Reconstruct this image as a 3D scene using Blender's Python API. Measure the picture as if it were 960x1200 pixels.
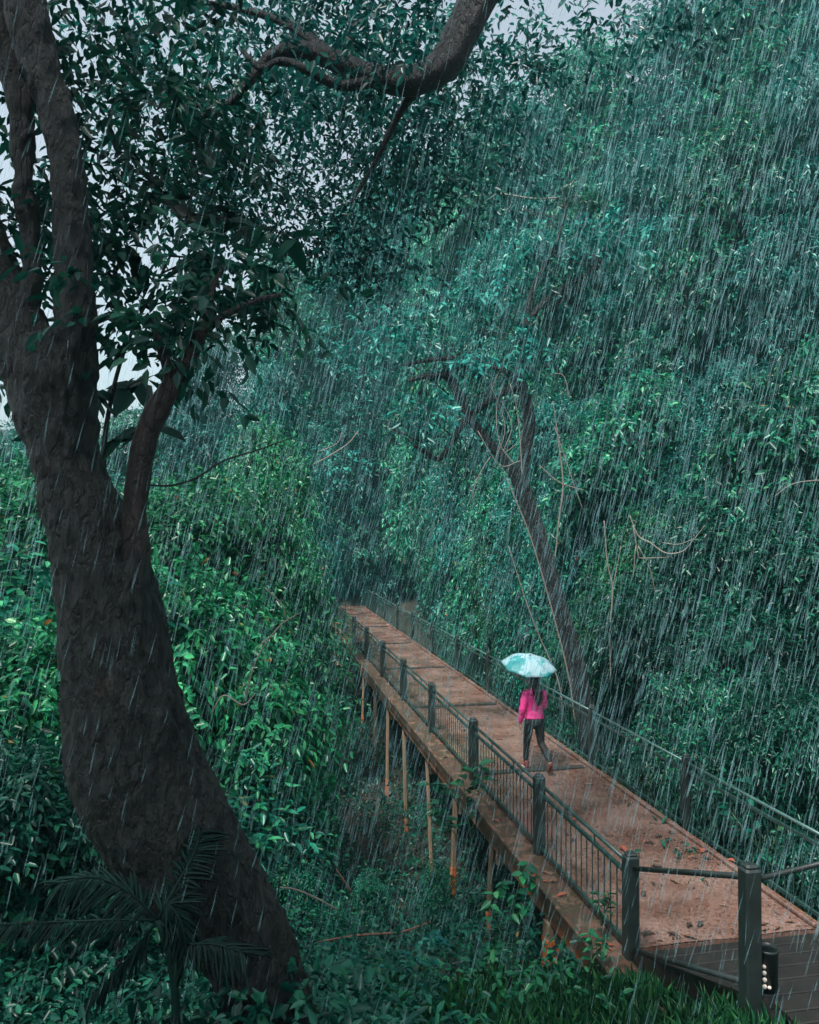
import bpy, bmesh, math, random
import numpy as np
from mathutils import Vector, Matrix

random.seed(7)
RNG = np.random.default_rng(11)
sc = bpy.context.scene
for o in list(bpy.data.objects):
    bpy.data.objects.remove(o)
COL = sc.collection
R = math.radians

# ------------------------------------------------------------------ camera
CAMZ, F, PITCH = 4.15, 950.0, R(1.025)
cam_d = bpy.data.cameras.new('camera')
cam = bpy.data.objects.new('camera', cam_d)
COL.objects.link(cam)
cam.location = (0, 0, CAMZ)
cam.rotation_euler = (math.pi / 2 + PITCH, 0, 0)
cam_d.sensor_fit = 'VERTICAL'
cam_d.sensor_height = 36.0
cam_d.lens = F / 1200.0 * 36.0
cam_d.clip_end = 1000.0
cam_d.clip_start = 0.05
sc.camera = cam

# ------------------------------------------------------------------ sky and sun
SUN_EL, SUN_ROT = R(64), R(215)
world = bpy.data.worlds.new('World')
sc.world = world
world.use_nodes = True
wn = world.node_tree
bg = wn.nodes['Background']
sky = wn.nodes.new('ShaderNodeTexSky')
sky.sky_type = 'NISHITA'
sky.sun_disc = False
sky.sun_elevation = SUN_EL
sky.sun_rotation = SUN_ROT
sky.dust_density = 4.0
sky.air_density = 1.0
hsv = wn.nodes.new('ShaderNodeHueSaturation')
hsv.inputs['Saturation'].default_value = 0.42
wn.links.new(sky.outputs[0], hsv.inputs['Color'])
wn.links.new(hsv.outputs[0], bg.inputs['Color'])
bg.inputs['Strength'].default_value = 0.125
sun_d = bpy.data.lights.new('sun', 'SUN')
sun_d.energy = 2.8
sun_d.angle = R(10)
sun_d.color = (1.0, 0.97, 0.92)
sun = bpy.data.objects.new('sun', sun_d)
COL.objects.link(sun)
_d = Vector((math.sin(SUN_ROT) * math.cos(SUN_EL), math.cos(SUN_ROT) * math.cos(SUN_EL), math.sin(SUN_EL)))
sun.rotation_euler = (-_d).to_track_quat('-Z', 'Y').to_euler()
sun.location = (0, 0, 60)

vs = sc.view_settings
vs.view_transform = 'Standard'
vs.look = 'None'
vs.exposure = 1.02
vs.gamma = 1.0
vs.use_curve_mapping = False
cy = sc.cycles
cy.max_bounces = 6
cy.diffuse_bounces = 3
cy.glossy_bounces = 2
cy.transmission_bounces = 3
cy.volume_bounces = 0
cy.transparent_max_bounces = 20
cy.caustics_reflective = False
cy.caustics_refractive = False
cy.use_denoising = True
cy.sample_clamp_indirect = 4.0


# ------------------------------------------------------------------ helpers
def P(px, py, Y):
    """World point whose distance along +Y is Y on the sight line of photo pixel (px, py)."""
    a, b = (px - 480) / F, (600 - py) / F
    dy = math.cos(PITCH) - b * math.sin(PITCH)
    dz = math.sin(PITCH) + b * math.cos(PITCH)
    return Vector((a / dy * Y, Y, CAMZ + dz / dy * Y))


def tag(o, label=None, cat=None, group=None, kind=None):
    if label: o['label'] = label
    if cat: o['category'] = cat
    if group: o['group'] = group
    if kind: o['kind'] = kind
    return o


def empty(name, loc=(0, 0, 0), rz=0.0):
    o = bpy.data.objects.new(name, None)
    COL.objects.link(o)
    o.location = loc
    o.rotation_euler = (0, 0, rz)
    o.empty_display_size = 0.1
    return o


def link(name, mesh, mat=None, parent=None, smooth=False):
    o = bpy.data.objects.new(name, mesh)
    COL.objects.link(o)
    if mat is not None and not mesh.materials:
        mesh.materials.append(mat)
    if parent is not None:
        o.parent = parent
    if smooth:
        mesh.polygons.foreach_set('use_smooth', np.ones(len(mesh.polygons), dtype=bool))
    return o


def copy_tree(o, parent=None):
    c = o.copy()
    COL.objects.link(c)
    c.parent = parent
    for ch in list(o.children):
        copy_tree(ch, c)
    return c


def mesh_np(name, V, Q):
    """Mesh from a vertex array and a quad (or tri) index array."""
    V = np.asarray(V, dtype=np.float32)
    Q = np.asarray(Q, dtype=np.int32)
    m = bpy.data.meshes.new(name)
    m.vertices.add(len(V))
    m.vertices.foreach_set('co', V.ravel())
    k = Q.shape[1]
    m.loops.add(Q.size)
    m.loops.foreach_set('vertex_index', Q.ravel())
    m.polygons.add(len(Q))
    m.polygons.foreach_set('loop_start', np.arange(0, Q.size, k, dtype=np.int32))
    m.update(calc_edges=True)
    return m


def unit(a):
    return a / np.maximum(np.linalg.norm(a, axis=-1, keepdims=True), 1e-9)


class MB:
    """Collects boxes, bars and tubes into one mesh."""
    def __init__(self):
        self.v, self.f = [], []

    def add(self, vs_, fs_):
        n = len(self.v)
        self.v += [tuple(p) for p in vs_]
        self.f += [tuple(n + i for i in f) for f in fs_]
        return self

    def box(self, c, s, ax=None, bev=0.0):
        """Box centred at c with full sizes s; ax = 3x3 axes; bev chamfers the vertical edges and the top."""
        c = Vector(c)
        if ax is None:
            ax = (Vector((1, 0, 0)), Vector((0, 1, 0)), Vector((0, 0, 1)))
        hx, hy, hz = s[0] / 2, s[1] / 2, s[2] / 2
        if bev <= 0:
            ps = [c + ax[0] * (hx * i) + ax[1] * (hy * j) + ax[2] * (hz * k) for k in (-1, 1) for j in (-1, 1) for i in (-1, 1)]
            return self.add(ps, [(0, 2, 3, 1), (4, 5, 7, 6), (0, 1, 5, 4), (2, 6, 7, 3), (0, 4, 6, 2), (1, 3, 7, 5)])
        def ring(k, inset):
            x, y = hx - inset, hy - inset
            b = min(bev, x * .9, y * .9)
            pts = [(-x + b, -y), (x - b, -y), (x, -y + b), (x, y - b), (x - b, y), (-x + b, y), (-x, y - b), (-x, -y + b)]
            return [c + ax[0] * p + ax[1] * q + ax[2] * k for p, q in pts]
        rings = ring(-hz, bev) + ring(-hz + bev, 0) + ring(hz - bev, 0) + ring(hz, bev)
        fs_ = [tuple(range(7, -1, -1)), tuple(range(24, 32))]
        for r in range(3):
            for i in range(8):
                j = (i + 1) % 8
                fs_.append((r * 8 + i, r * 8 + j, r * 8 + 8 + j, r * 8 + 8 + i))
        return self.add(rings, fs_)

    def bar(self, a, b, w, h, up=(0, 0, 1), bev=0.0):
        a, b = Vector(a), Vector(b)
        d = (b - a)
        L = d.length
        d.normalize()
        u = Vector(up)
        s = d.cross(u)
        s.normalize()
        u = s.cross(d)
        return self.box((a + b) / 2, (w, L, h), (s, d, u), bev)

    def tube(self, pts, rad, n=8, cap=True):
        pts = [Vector(p) for p in pts]
        if not hasattr(rad, '__len__'):
            rad = [rad] * len(pts)
        t0 = (pts[1] - pts[0]).normalized()
        ref = Vector((0, 0, 1)) if abs(t0.z) < .9 else Vector((1, 0, 0))
        nrm = t0.cross(ref).normalized()
        vs_, fs_ = [], []
        for i, p in enumerate(pts):
            t = (pts[min(i + 1, len(pts) - 1)] - pts[max(i - 1, 0)]).normalized()
            nrm = (nrm - t * nrm.dot(t)).normalized()
            bn = t.cross(nrm)
            for k in range(n):
                a = 2 * math.pi * k / n
                vs_.append(p + (nrm * math.cos(a) + bn * math.sin(a)) * rad[i])
        for i in range(len(pts) - 1):
            for k in range(n):
                j = (k + 1) % n
                fs_.append((i * n + k, i * n + j, (i + 1) * n + j, (i + 1) * n + k))
        if cap:
            fs_.append(tuple(range(n - 1, -1, -1)))
            fs_.append(tuple(range((len(pts) - 1) * n, len(pts) * n)))
        return self.add(vs_, fs_)

    def ball(self, c, r, n=10, m=7):
        rx, ry, rz = r if hasattr(r, '__len__') else (r, r, r)
        c = Vector(c)
        vs_ = [c + Vector((0, 0, -rz))]
        for i in range(1, m):
            a = -math.pi / 2 + math.pi * i / m
            for k in range(n):
                b = 2 * math.pi * k / n
                vs_.append(c + Vector((rx * math.cos(a) * math.cos(b), ry * math.cos(a) * math.sin(b), rz * math.sin(a))))
        vs_.append(c + Vector((0, 0, rz)))
        fs_ = [(0, 1 + (k + 1) % n, 1 + k) for k in range(n)]
        for i in range(m - 2):
            for k in range(n):
                j = (k + 1) % n
                fs_.append((1 + i * n + k, 1 + i * n + j, 1 + (i + 1) * n + j, 1 + (i + 1) * n + k))
        top = len(vs_) - 1
        o = 1 + (m - 2) * n
        fs_ += [(o + k, o + (k + 1) % n, top) for k in range(n)]
        return self.add(vs_, fs_)

    def loft(self, rings, n=16):
        """rings: (centre, rx, ry) horizontal ellipses from bottom to top, capped."""
        vs_, fs_ = [], []
        for c, rx, ry in rings:
            for k in range(n):
                a = 2 * math.pi * k / n
                vs_.append((c[0] + rx * math.cos(a), c[1] + ry * math.sin(a), c[2]))
        for i in range(len(rings) - 1):
            for k in range(n):
                j = (k + 1) % n
                fs_.append((i * n + k, i * n + j, (i + 1) * n + j, (i + 1) * n + k))
        fs_.append(tuple(range(n - 1, -1, -1)))
        fs_.append(tuple(range((len(rings) - 1) * n, len(rings) * n)))
        return self.add(vs_, fs_)

    def capsule(self, chain, n=12):
        """Balls joined by tapering tubes: chain of (point, radius)."""
        for (p, r) in chain:
            self.ball(p, r, n, 8)
        for (p, r), (q, s) in zip(chain, chain[1:]):
            self.tube([p, q], [r, s], n)
        return self

    def mesh(self, name):
        m = bpy.data.meshes.new(name)
        m.from_pydata([tuple(v) for v in self.v], [], self.f)
        m.update()
        return m

    def build(self, name, mat=None, parent=None, smooth=False):
        return link(name, self.mesh(name), mat, parent, smooth)


def remeshed(mb, name, voxel, smooth=6, mat=None, parent=None, wrinkle=0.0, wscale=9.0):
    """One continuous skin round all the overlapping pieces in mb."""
    o = bpy.data.objects.new(name, mb.mesh(name))
    COL.objects.link(o)
    md = o.modifiers.new('r', 'REMESH'); md.mode = 'VOXEL'; md.voxel_size = voxel
    ms = o.modifiers.new('s', 'SMOOTH'); ms.factor = .5; ms.iterations = smooth
    dg = bpy.context.evaluated_depsgraph_get()
    dg.update()
    me = bpy.data.meshes.new_from_object(o.evaluated_get(dg))
    bpy.data.objects.remove(o)
    if wrinkle > 0:
        from mathutils import noise
        N = [v.normal.copy() for v in me.vertices]
        for v, nn in zip(me.vertices, N):
            q = v.co * wscale
            v.co += nn * wrinkle * (noise.noise((q.x, q.y, q.z * 1.7)) + .5 * noise.noise((q.x * 2.3, q.y * 2.3, q.z * 3.1)))
        me.update()
    me.name = name
    return link(name, me, mat, parent, True)


def smoothpath(pts, n):
    """Catmull-Rom through rows of numbers (x, y, z, r ...)."""
    A = np.array(pts, dtype=float)
    A = np.vstack([2 * A[0] - A[1], A, 2 * A[-1] - A[-2]])
    out = []
    for i in range(1, len(A) - 2):
        p0, p1, p2, p3 = A[i - 1], A[i], A[i + 1], A[i + 2]
        for t in np.linspace(0, 1, n, endpoint=False):
            out.append(.5 * ((2 * p1) + (-p0 + p2) * t + (2 * p0 - 5 * p1 + 4 * p2 - p3) * t * t + (-p0 + 3 * p1 - 3 * p2 + p3) * t ** 3))
    out.append(A[-2])
    return np.array(out)


# ------------------------------------------------------------------ materials
def new_mat(name):
    m = bpy.data.materials.new(name)
    m.use_nodes = True
    nt = m.node_tree
    return m, nt, nt.nodes['Principled BSDF'], nt.nodes['Material Output']


def noise_ramp(nt, scale, stops, detail=6.0, vec=None, rough=.6, kind='noise'):
    if kind == 'noise':
        n = nt.nodes.new('ShaderNodeTexNoise')
        n.inputs['Scale'].default_value = scale
        n.inputs['Detail'].default_value = detail
        n.inputs['Roughness'].default_value = rough
    else:
        n = nt.nodes.new('ShaderNodeTexVoronoi')
        n.inputs['Scale'].default_value = scale
    if vec is not None:
        nt.links.new(vec, n.inputs['Vector'])
    r = nt.nodes.new('ShaderNodeValToRGB')
    e = r.color_ramp.elements
    e[0].position, e[0].color = stops[0][0], (*stops[0][1], 1)
    e[1].position, e[1].color = stops[-1][0], (*stops[-1][1], 1)
    for pos, c in stops[1:-1]:
        q = e.new(pos)
        q.color = (*c, 1)
    nt.links.new(n.outputs[0], r.inputs[0])
    return n, r


def bump(nt, bsdf, src, strength=.5, dist=.02):
    b = nt.nodes.new('ShaderNodeBump')
    b.inputs['Strength'].default_value = strength
    b.inputs['Distance'].default_value = dist
    nt.links.new(src, b.inputs['Height'])
    nt.links.new(b.outputs[0], bsdf.inputs['Normal'])


def texco(nt, scale=(1, 1, 1), kind='Object'):
    t = nt.nodes.new('ShaderNodeTexCoord')
    mp = nt.nodes.new('ShaderNodeMapping')
    mp.inputs['Scale'].default_value = scale
    nt.links.new(t.outputs[kind], mp.inputs[0])
    return mp.outputs[0]


def flat_mat(name, col, rough=.6, metal=0.0, var=.25, scale=8.0, bmp=.15):
    m, nt, b, _ = new_mat(name)
    lo = tuple(c * (1 - var) for c in col)
    hi = tuple(min(1, c * (1 + var)) for c in col)
    n, r = noise_ramp(nt, scale, [(.3, lo), (.7, hi)], vec=texco(nt))
    nt.links.new(r.outputs[0], b.inputs['Base Color'])
    b.inputs['Roughness'].default_value = rough
    b.inputs['Metallic'].default_value = metal
    if bmp:
        bump(nt, b, n.outputs[0], bmp, .01)
    return m


def leaf_mat(name, cols, rough=.30, trans=.33, spec=.36):
    """Leaf colours picked leaf by leaf from cols = [(position, rgb) ...]."""
    m, nt, b, out = new_mat(name)
    g = nt.nodes.new('ShaderNodeNewGeometry')
    r = nt.nodes.new('ShaderNodeValToRGB')
    e = r.color_ramp.elements
    e[0].position, e[0].color = cols[0][0], (*cols[0][1], 1)
    e[1].position, e[1].color = cols[-1][0], (*cols[-1][1], 1)
    for pos, c in cols[1:-1]:
        q = e.new(pos)
        q.color = (*c, 1)
    nt.links.new(g.outputs['Random Per Island'], r.inputs[0])
    oi = nt.nodes.new('ShaderNodeObjectInfo')
    mr = nt.nodes.new('ShaderNodeMapRange')
    mr.inputs['To Min'].default_value = .95
    mr.inputs['To Max'].default_value = 1.65
    nt.links.new(oi.outputs['Random'], mr.inputs[0])
    h = nt.nodes.new('ShaderNodeHueSaturation')
    nz, nr_ = noise_ramp(nt, .9, [(.36, (.34, .34, .34)), (.50, (.80, .80, .80)), (.64, (1.0, 1.0, 1.0))], detail=3, vec=texco(nt))
    mu = nt.nodes.new('ShaderNodeMath'); mu.operation = 'MULTIPLY'
    nt.links.new(mr.outputs[0], mu.inputs[0])
    nt.links.new(nr_.outputs[0], mu.inputs[1])
    nt.links.new(mu.outputs[0], h.inputs['Value'])
    nt.links.new(r.outputs[0], h.inputs['Color'])
    nt.links.new(h.outputs[0], b.inputs['Base Color'])
    b.inputs['Roughness'].default_value = rough
    b.inputs['Specular IOR Level'].default_value = spec
    tr = nt.nodes.new('ShaderNodeBsdfTranslucent')
    nt.links.new(h.outputs[0], tr.inputs['Color'])
    mx = nt.nodes.new('ShaderNodeMixShader')
    mx.inputs[0].default_value = trans
    nt.links.new(b.outputs[0], mx.inputs[1])
    nt.links.new(tr.outputs[0], mx.inputs[2])
    nt.links.new(mx.outputs[0], out.inputs['Surface'])
    return m


M = {}
M['leaf'] = leaf_mat('forest_leaf', [(0, (.002, .056, .042)), (.45, (.006, .130, .088)), (.8, (.018, .24, .145)), (.988, (.06, .34, .14)), (1, (.25, .10, .04))])
M['leaf_teal'] = leaf_mat('teal_leaf', [(0, (.002, .064, .060)), (.5, (.007, .140, .125)), (.9, (.025, .25, .205)), (1, (.09, .38, .28))])
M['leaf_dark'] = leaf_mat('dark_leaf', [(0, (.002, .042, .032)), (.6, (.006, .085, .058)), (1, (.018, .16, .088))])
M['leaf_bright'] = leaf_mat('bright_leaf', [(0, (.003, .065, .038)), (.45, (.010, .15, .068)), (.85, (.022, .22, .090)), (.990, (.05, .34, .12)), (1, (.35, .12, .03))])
M['leaf_big'] = leaf_mat('big_leaf', [(0, (.003, .038, .030)), (1, (.010, .085, .055))], rough=.38, trans=.2)


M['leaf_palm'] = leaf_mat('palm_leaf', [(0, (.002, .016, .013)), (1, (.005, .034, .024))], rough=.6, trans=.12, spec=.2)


def bark_mat(name, lo, hi, patch):
    m, nt, b, _ = new_mat(name)
    v = texco(nt, (1, 1, .35))
    n, r = noise_ramp(nt, 14, [(.3, lo), (.65, hi)], detail=9, vec=v)
    n2, r2 = noise_ramp(nt, 2.3, [(.62, (0, 0, 0)), (.68, (.8, .8, .8))], detail=9, vec=texco(nt, (1, 1, .6)), rough=.75)
    mx = nt.nodes.new('ShaderNodeMixRGB')
    nt.links.new(r2.outputs[0], mx.inputs[0])
    nt.links.new(r.outputs[0], mx.inputs[1])
    mx.inputs[2].default_value = (*patch, 1)
    nt.links.new(mx.outputs[0], b.inputs['Base Color'])
    b.inputs['Roughness'].default_value = .46
    v3, r3 = noise_ramp(nt, 34, [(.3, (0, 0, 0)), (.7, (1, 1, 1))], detail=8, vec=texco(nt, (1, 1, .22)), rough=.7)
    ad = nt.nodes.new('ShaderNodeMath'); ad.operation = 'MULTIPLY_ADD'; ad.inputs[1].default_value = .5
    nt.links.new(r3.outputs[0], ad.inputs[0]); nt.links.new(n.outputs[0], ad.inputs[2])
    vo = nt.nodes.new('ShaderNodeTexVoronoi'); vo.feature = 'DISTANCE_TO_EDGE'; vo.inputs['Scale'].default_value = 11
    wv = nt.nodes.new('ShaderNodeMixRGB'); wv.blend_type = 'ADD'; wv.inputs[0].default_value = .16
    nt.links.new(texco(nt, (1, 1, .38)), wv.inputs[1]); nt.links.new(n.outputs[1], wv.inputs[2])
    nt.links.new(wv.outputs[0], vo.inputs['Vector'])
    cl = nt.nodes.new('ShaderNodeMapRange'); cl.inputs['From Max'].default_value = .16
    nt.links.new(vo.outputs['Distance'], cl.inputs[0])
    ad2 = nt.nodes.new('ShaderNodeMath'); ad2.operation = 'ADD'
    nt.links.new(ad.outputs[0], ad2.inputs[0]); nt.links.new(cl.outputs[0], ad2.inputs[1])
    bump(nt, b, ad2.outputs[0], 1.0, .045)
    # pale lichen specks
    n5, r5 = noise_ramp(nt, 9, [(.64, (0, 0, 0)), (.70, (.55, .55, .55))], detail=10, vec=texco(nt), rough=.8)
    mx5 = nt.nodes.new('ShaderNodeMixRGB')
    nt.links.new(r5.outputs[0], mx5.inputs[0]); nt.links.new(mx.outputs[0], mx5.inputs[1])
    mx5.inputs[2].default_value = (.075, .085, .075, 1)
    nt.links.new(mx5.outputs[0], b.inputs['Base Color'])
    return m


M['bark'] = bark_mat('wet_bark', (.003, .006, .005), (.017, .026, .024), (.050, .042, .037))
M['bark_pink'] = bark_mat('pinkish_bark', (.006, .006, .006), (.042, .029, .026), (.010, .012, .011))
M['bark_grey'] = bark_mat('grey_bark', (.004, .007, .008), (.012, .018, .020), (.026, .034, .036))
M['twig'] = flat_mat('dry_twig', (.19, .165, .14), .7)
M['twig_red'] = flat_mat('red_twig', (.22, .10, .07), .7)
M['stem'] = flat_mat('green_stem', (.05, .12, .06), .6)

# soil with litter
m, nt, b, _ = new_mat('forest_soil')
n, r = noise_ramp(nt, 3.0, [(.3, (.012, .016, .012)), (.5, (.035, .030, .022)), (.62, (.015, .035, .022)), (.8, (.06, .045, .03))], detail=10, vec=texco(nt))
nt.links.new(r.outputs[0], b.inputs['Base Color'])
b.inputs['Roughness'].default_value = .75
bump(nt, b, n.outputs[0], .8, .08)
M['soil'] = m

# wet terracotta concrete of the deck
m, nt, b, _ = new_mat('wet_deck_concrete')
v = texco(nt)
n1, r1 = noise_ramp(nt, 1.1, [(.28, (.075, .039, .028)), (.45, (.185, .103, .079)), (.70, (.32, .215, .182))], detail=8, vec=v)
n2, r2 = noise_ramp(nt, 26, [(.36, (.30, .26, .22)), (.56, (1, 1, 1))], detail=10, vec=v, rough=.72)
mx = nt.nodes.new('ShaderNodeMixRGB'); mx.blend_type = 'MULTIPLY'; mx.inputs[0].default_value = .9
nt.links.new(r1.outputs[0], mx.inputs[1]); nt.links.new(r2.outputs[0], mx.inputs[2])
n3, r3 = noise_ramp(nt, .75, [(.56, (0, 0, 0)), (.66, (.75, .75, .75))], detail=5, vec=texco(nt, (1, .5, 1)))
mx2 = nt.nodes.new('ShaderNodeMixRGB')
nt.links.new(r3.outputs[0], mx2.inputs[0]); nt.links.new(mx.outputs[0], mx2.inputs[1])
mx2.inputs[2].default_value = (.16, .135, .09, 1)
nt.links.new(mx2.outputs[0], b.inputs['Base Color'])
n4, r4 = noise_ramp(nt, 1.6, [(.42, (.05, .05, .05)), (.60, (.38, .38, .38))], detail=6, vec=v)
nt.links.new(r4.outputs[0], b.inputs['Roughness'])
bump(nt, b, n2.outputs[0], .35, .01)
M['deck'] = m

# stained edge beam: orange rust, moss, grey
m, nt, b, _ = new_mat('stained_beam')
v = texco(nt)
n1, r1 = noise_ramp(nt, 1.3, [(.3, (.04, .035, .025)), (.43, (.10, .065, .04)), (.52, (.34, .12, .04)), (.60, (.10, .085, .035)), (.72, (.025, .035, .02))], detail=12, vec=v, rough=.72)
nt.links.new(r1.outputs[0], b.inputs['Base Color'])
b.inputs['Roughness'].default_value = .55
bump(nt, b, n1.outputs[0], .5, .02)
M['beam'] = m
m, nt, b, _ = new_mat('mossy_ledge')
n1, r1 = noise_ramp(nt, 3.2, [(.34, (.012, .016, .011)), (.43, (.11, .052, .036)), (.50, (.025, .035, .018)), (.58, (.19, .10, .07)), (.68, (.03, .03, .02))], detail=12, vec=texco(nt), rough=.75)
nt.links.new(r1.outputs[0], b.inputs['Base Color'])
b.inputs['Roughness'].default_value = .5
bump(nt, b, n1.outputs[0], .5, .02)
M['ledge'] = m
m, nt, b, _ = new_mat('stilt_timber')
n1, r1 = noise_ramp(nt, 2.2, [(.3, (.12, .085, .055)), (.5, (.30, .22, .15)), (.62, (.36, .20, .10)), (.8, (.42, .33, .25))], detail=8, vec=texco(nt, (4, 4, .6)))
nt.links.new(r1.outputs[0], b.inputs['Base Color'])
b.inputs['Roughness'].default_value = .6
bump(nt, b, n1.outputs[0], .4, .01)
M['stilt'] = m
M['rust'] = flat_mat('rust_orange', (.58, .16, .05), .7, var=.5, scale=11)
M['joint'] = flat_mat('dark_joint', (.035, .035, .030), .5)
M['post'] = flat_mat('dark_green_post', (.016, .026, .024), .45, var=.4, scale=6)
M['railm'] = flat_mat('dark_green_metal', (.018, .050, .044), .35, var=.35, scale=9)
M['wire'] = flat_mat('wet_handrail', (.06, .13, .12), .28, metal=.2)
M['plank'] = flat_mat('wet_dark_plank', (.011, .010, .008), .55, var=.6, scale=5, bmp=.4)
M['bin'] = flat_mat('dark_bin', (.012, .022, .020), .4)
M['spot'] = flat_mat('pale_spot', (.75, .66, .58), .5, var=.1)

M['skin'] = flat_mat('skin', (.50, .29, .21), .5, var=.06)
M['eye'] = flat_mat('eye', (.02, .015, .012), .2)
m, nt, b, _ = new_mat('pink_jacket')
n1, r1 = noise_ramp(nt, 6, [(.3, (.74, .035, .24)), (.7, (.80, .05, .28))], detail=4, vec=texco(nt))
nt.links.new(r1.outputs[0], b.inputs['Base Color'])
b.inputs['Roughness'].default_value = .6
M['jacket'] = m
M['jeans'] = flat_mat('black_jeans', (.012, .014, .015), .75, var=.5, scale=10)
m, nt, b, _ = new_mat('black_hair')
n1, r1 = noise_ramp(nt, 18, [(.35, (.006, .005, .005)), (.7, (.028, .020, .017))], detail=6, vec=texco(nt, (6, 6, .4)))
nt.links.new(r1.outputs[0], b.inputs['Base Color'])
b.inputs['Roughness'].default_value = .38
bump(nt, b, n1.outputs[0], .6, .01)
M['hair'] = m
M['shoe'] = flat_mat('pink_canvas', (.16, .04, .04), .7)
M['sole'] = flat_mat('pale_sole', (.70, .58, .50), .6)
M['sole_orange'] = flat_mat('orange_sole', (.26, .09, .04), .6)
m, nt, b, out = new_mat('umbrella_fabric')
v = texco(nt, (1.0, 1.0, 1.0))
n1, r1 = noise_ramp(nt, 2.6, [(.40, (.40, .58, .63)), (.48, (.30, .54, .59)), (.53, (.05, .36, .37)), (.70, (.02, .24, .26))], detail=3, vec=v)
nt.links.new(r1.outputs[0], b.inputs['Base Color'])
b.inputs['Roughness'].default_value = .45
tr = nt.nodes.new('ShaderNodeBsdfTranslucent')
nt.links.new(r1.outputs[0], tr.inputs['Color'])
mxs = nt.nodes.new('ShaderNodeMixShader'); mxs.inputs[0].default_value = .3
nt.links.new(b.outputs[0], mxs.inputs[1]); nt.links.new(tr.outputs[0], mxs.inputs[2])
nt.links.new(mxs.outputs[0], out.inputs['Surface'])
M['umbrella'] = m
M['steel'] = flat_mat('steel', (.35, .37, .38), .3, metal=.8, var=.1)
M['black'] = flat_mat('black_plastic', (.015, .015, .016), .4)
M['fall_brown'] = flat_mat('fallen_brown', (.17, .085, .05), .5, var=.5, scale=4)
M['fall_dark'] = flat_mat('fallen_dark', (.055, .04, .03), .45, var=.5, scale=4)
M['fall_orange'] = flat_mat('fallen_orange', (.30, .075, .035), .5, var=.4, scale=4)
M['litter'] = leaf_mat('litter_leaf', [(0, (.04, .025, .018)), (.6, (.12, .055, .035)), (.9, (.22, .09, .05)), (1, (.45, .13, .05))], trans=.05)
M['grass'] = leaf_mat('grass_blade', [(0, (.010, .07, .035)), (.6, (.02, .13, .05)), (1, (.05, .20, .06))], rough=.4, trans=.3)

# falling rain: streaks of water, see-through
m, nt, b, out = new_mat('rain_water')
b.inputs['Base Color'].default_value = (.40, .72, .78, 1)
b.inputs['Roughness'].default_value = .25
tl = nt.nodes.new('ShaderNodeBsdfTranslucent'); tl.inputs['Color'].default_value = (.40, .72, .78, 1)
tp = nt.nodes.new('ShaderNodeBsdfTransparent')
m1 = nt.nodes.new('ShaderNodeMixShader'); m1.inputs[0].default_value = .5
nt.links.new(b.outputs[0], m1.inputs[1]); nt.links.new(tl.outputs[0], m1.inputs[2])
m2 = nt.nodes.new('ShaderNodeMixShader'); gi = nt.nodes.new('ShaderNodeNewGeometry')
mr = nt.nodes.new('ShaderNodeMapRange'); mr.inputs['To Min'].default_value = .05; mr.inputs['To Max'].default_value = .23
nt.links.new(gi.outputs['Random Per Island'], mr.inputs[0])
nt.links.new(mr.outputs[0], m2.inputs[0])
nt.links.new(tp.outputs[0], m2.inputs[1]); nt.links.new(m1.outputs[0], m2.inputs[2])
nt.links.new(m2.outputs[0], out.inputs['Surface'])
M['rain'] = m

# ------------------------------------------------------------------ ground
def Lx(Y): return 2.15 - .197 * (Y - 8)          # left railing line
def Rx(Y): return 4.33 - .197 * (Y - 8)          # right deck edge

_gy = [-60, -5, 0, 3, 5, 6.5, 8, 11, 15, 22, 30, 38, 44, 60, 90, 160, 400]
_gz = [8, 2.5, 2.3, 1.3, .45, -.05, -.5, -1.7, -2.75, -2.55, -1.6, -.5, .3, 5, 9, 12, 14]


def ground_np(X, Y):
    X = np.asarray(X, float); Y = np.asarray(Y, float)
    g = np.interp(Y, _gy, _gz)
    l, r = Lx(Y), Rx(Y)
    left = g + np.clip(-X - 9, 0, 60) * .16
    d = X - r
    right = np.minimum(g, -.5) * .55 - .15 + np.clip(d - .4, 0, 3) * .28 + np.clip(d - 3.4, 0, 26) * .62
    right = np.where(Y > 42, np.maximum(right, g), right)
    t = np.clip((X - l) / (r - l + 1e-6), 0, 1)
    z = left * (1 - t) + right * t
    # the near bank: keep the ground under deck and stairs
    z = np.where((Y < 9), np.minimum(z, np.where((X > l - .1), .05 - .0 * Y + np.clip(8 - Y, 0, 10) * .30 - .25 + np.clip(d, 0, 30) * .3, 99)), z)
    w = np.clip((X - .2) / 1.5, 0, 1) * np.clip((8.9 - Y) / 1.0, 0, 1) * (X < l + .15)
    z = z * (1 - w) + w * (-.22 + np.clip(8 - Y, 0, 10) * .33)
    bumpy = .10 * np.sin(X * 1.7 + Y * .6) * np.cos(Y * 1.3 - X * .4) + .05 * np.sin(X * 4.1) * np.sin(Y * 3.7)
    return z + bumpy


def gz(X, Y): return float(ground_np(X, Y))


def graded(lo, hi, n):
    t = np.linspace(-1, 1, n)
    s = np.sign(t) * np.abs(t) ** 2.2
    return np.where(s < 0, -s * lo, s * hi)


gx = graded(-170, 170, 180)
gyv = graded(-60, 170, 200) + 10
GX, GY = np.meshgrid(gx, gyv)
GZ = ground_np(GX, GY)
V = np.stack([GX, GY, GZ], -1).reshape(-1, 3)
nx, ny = len(gx), len(gyv)
I = (np.arange(ny - 1)[:, None] * nx + np.arange(nx - 1)[None]).ravel()
ground = link('ground', mesh_np('ground', V, np.stack([I, I + 1, I + nx + 1, I + nx], -1)), M['soil'], smooth=True)
tag(ground, 'dark forest soil sloping into a ravine under the footbridge', 'ground', kind='structure')

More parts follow.
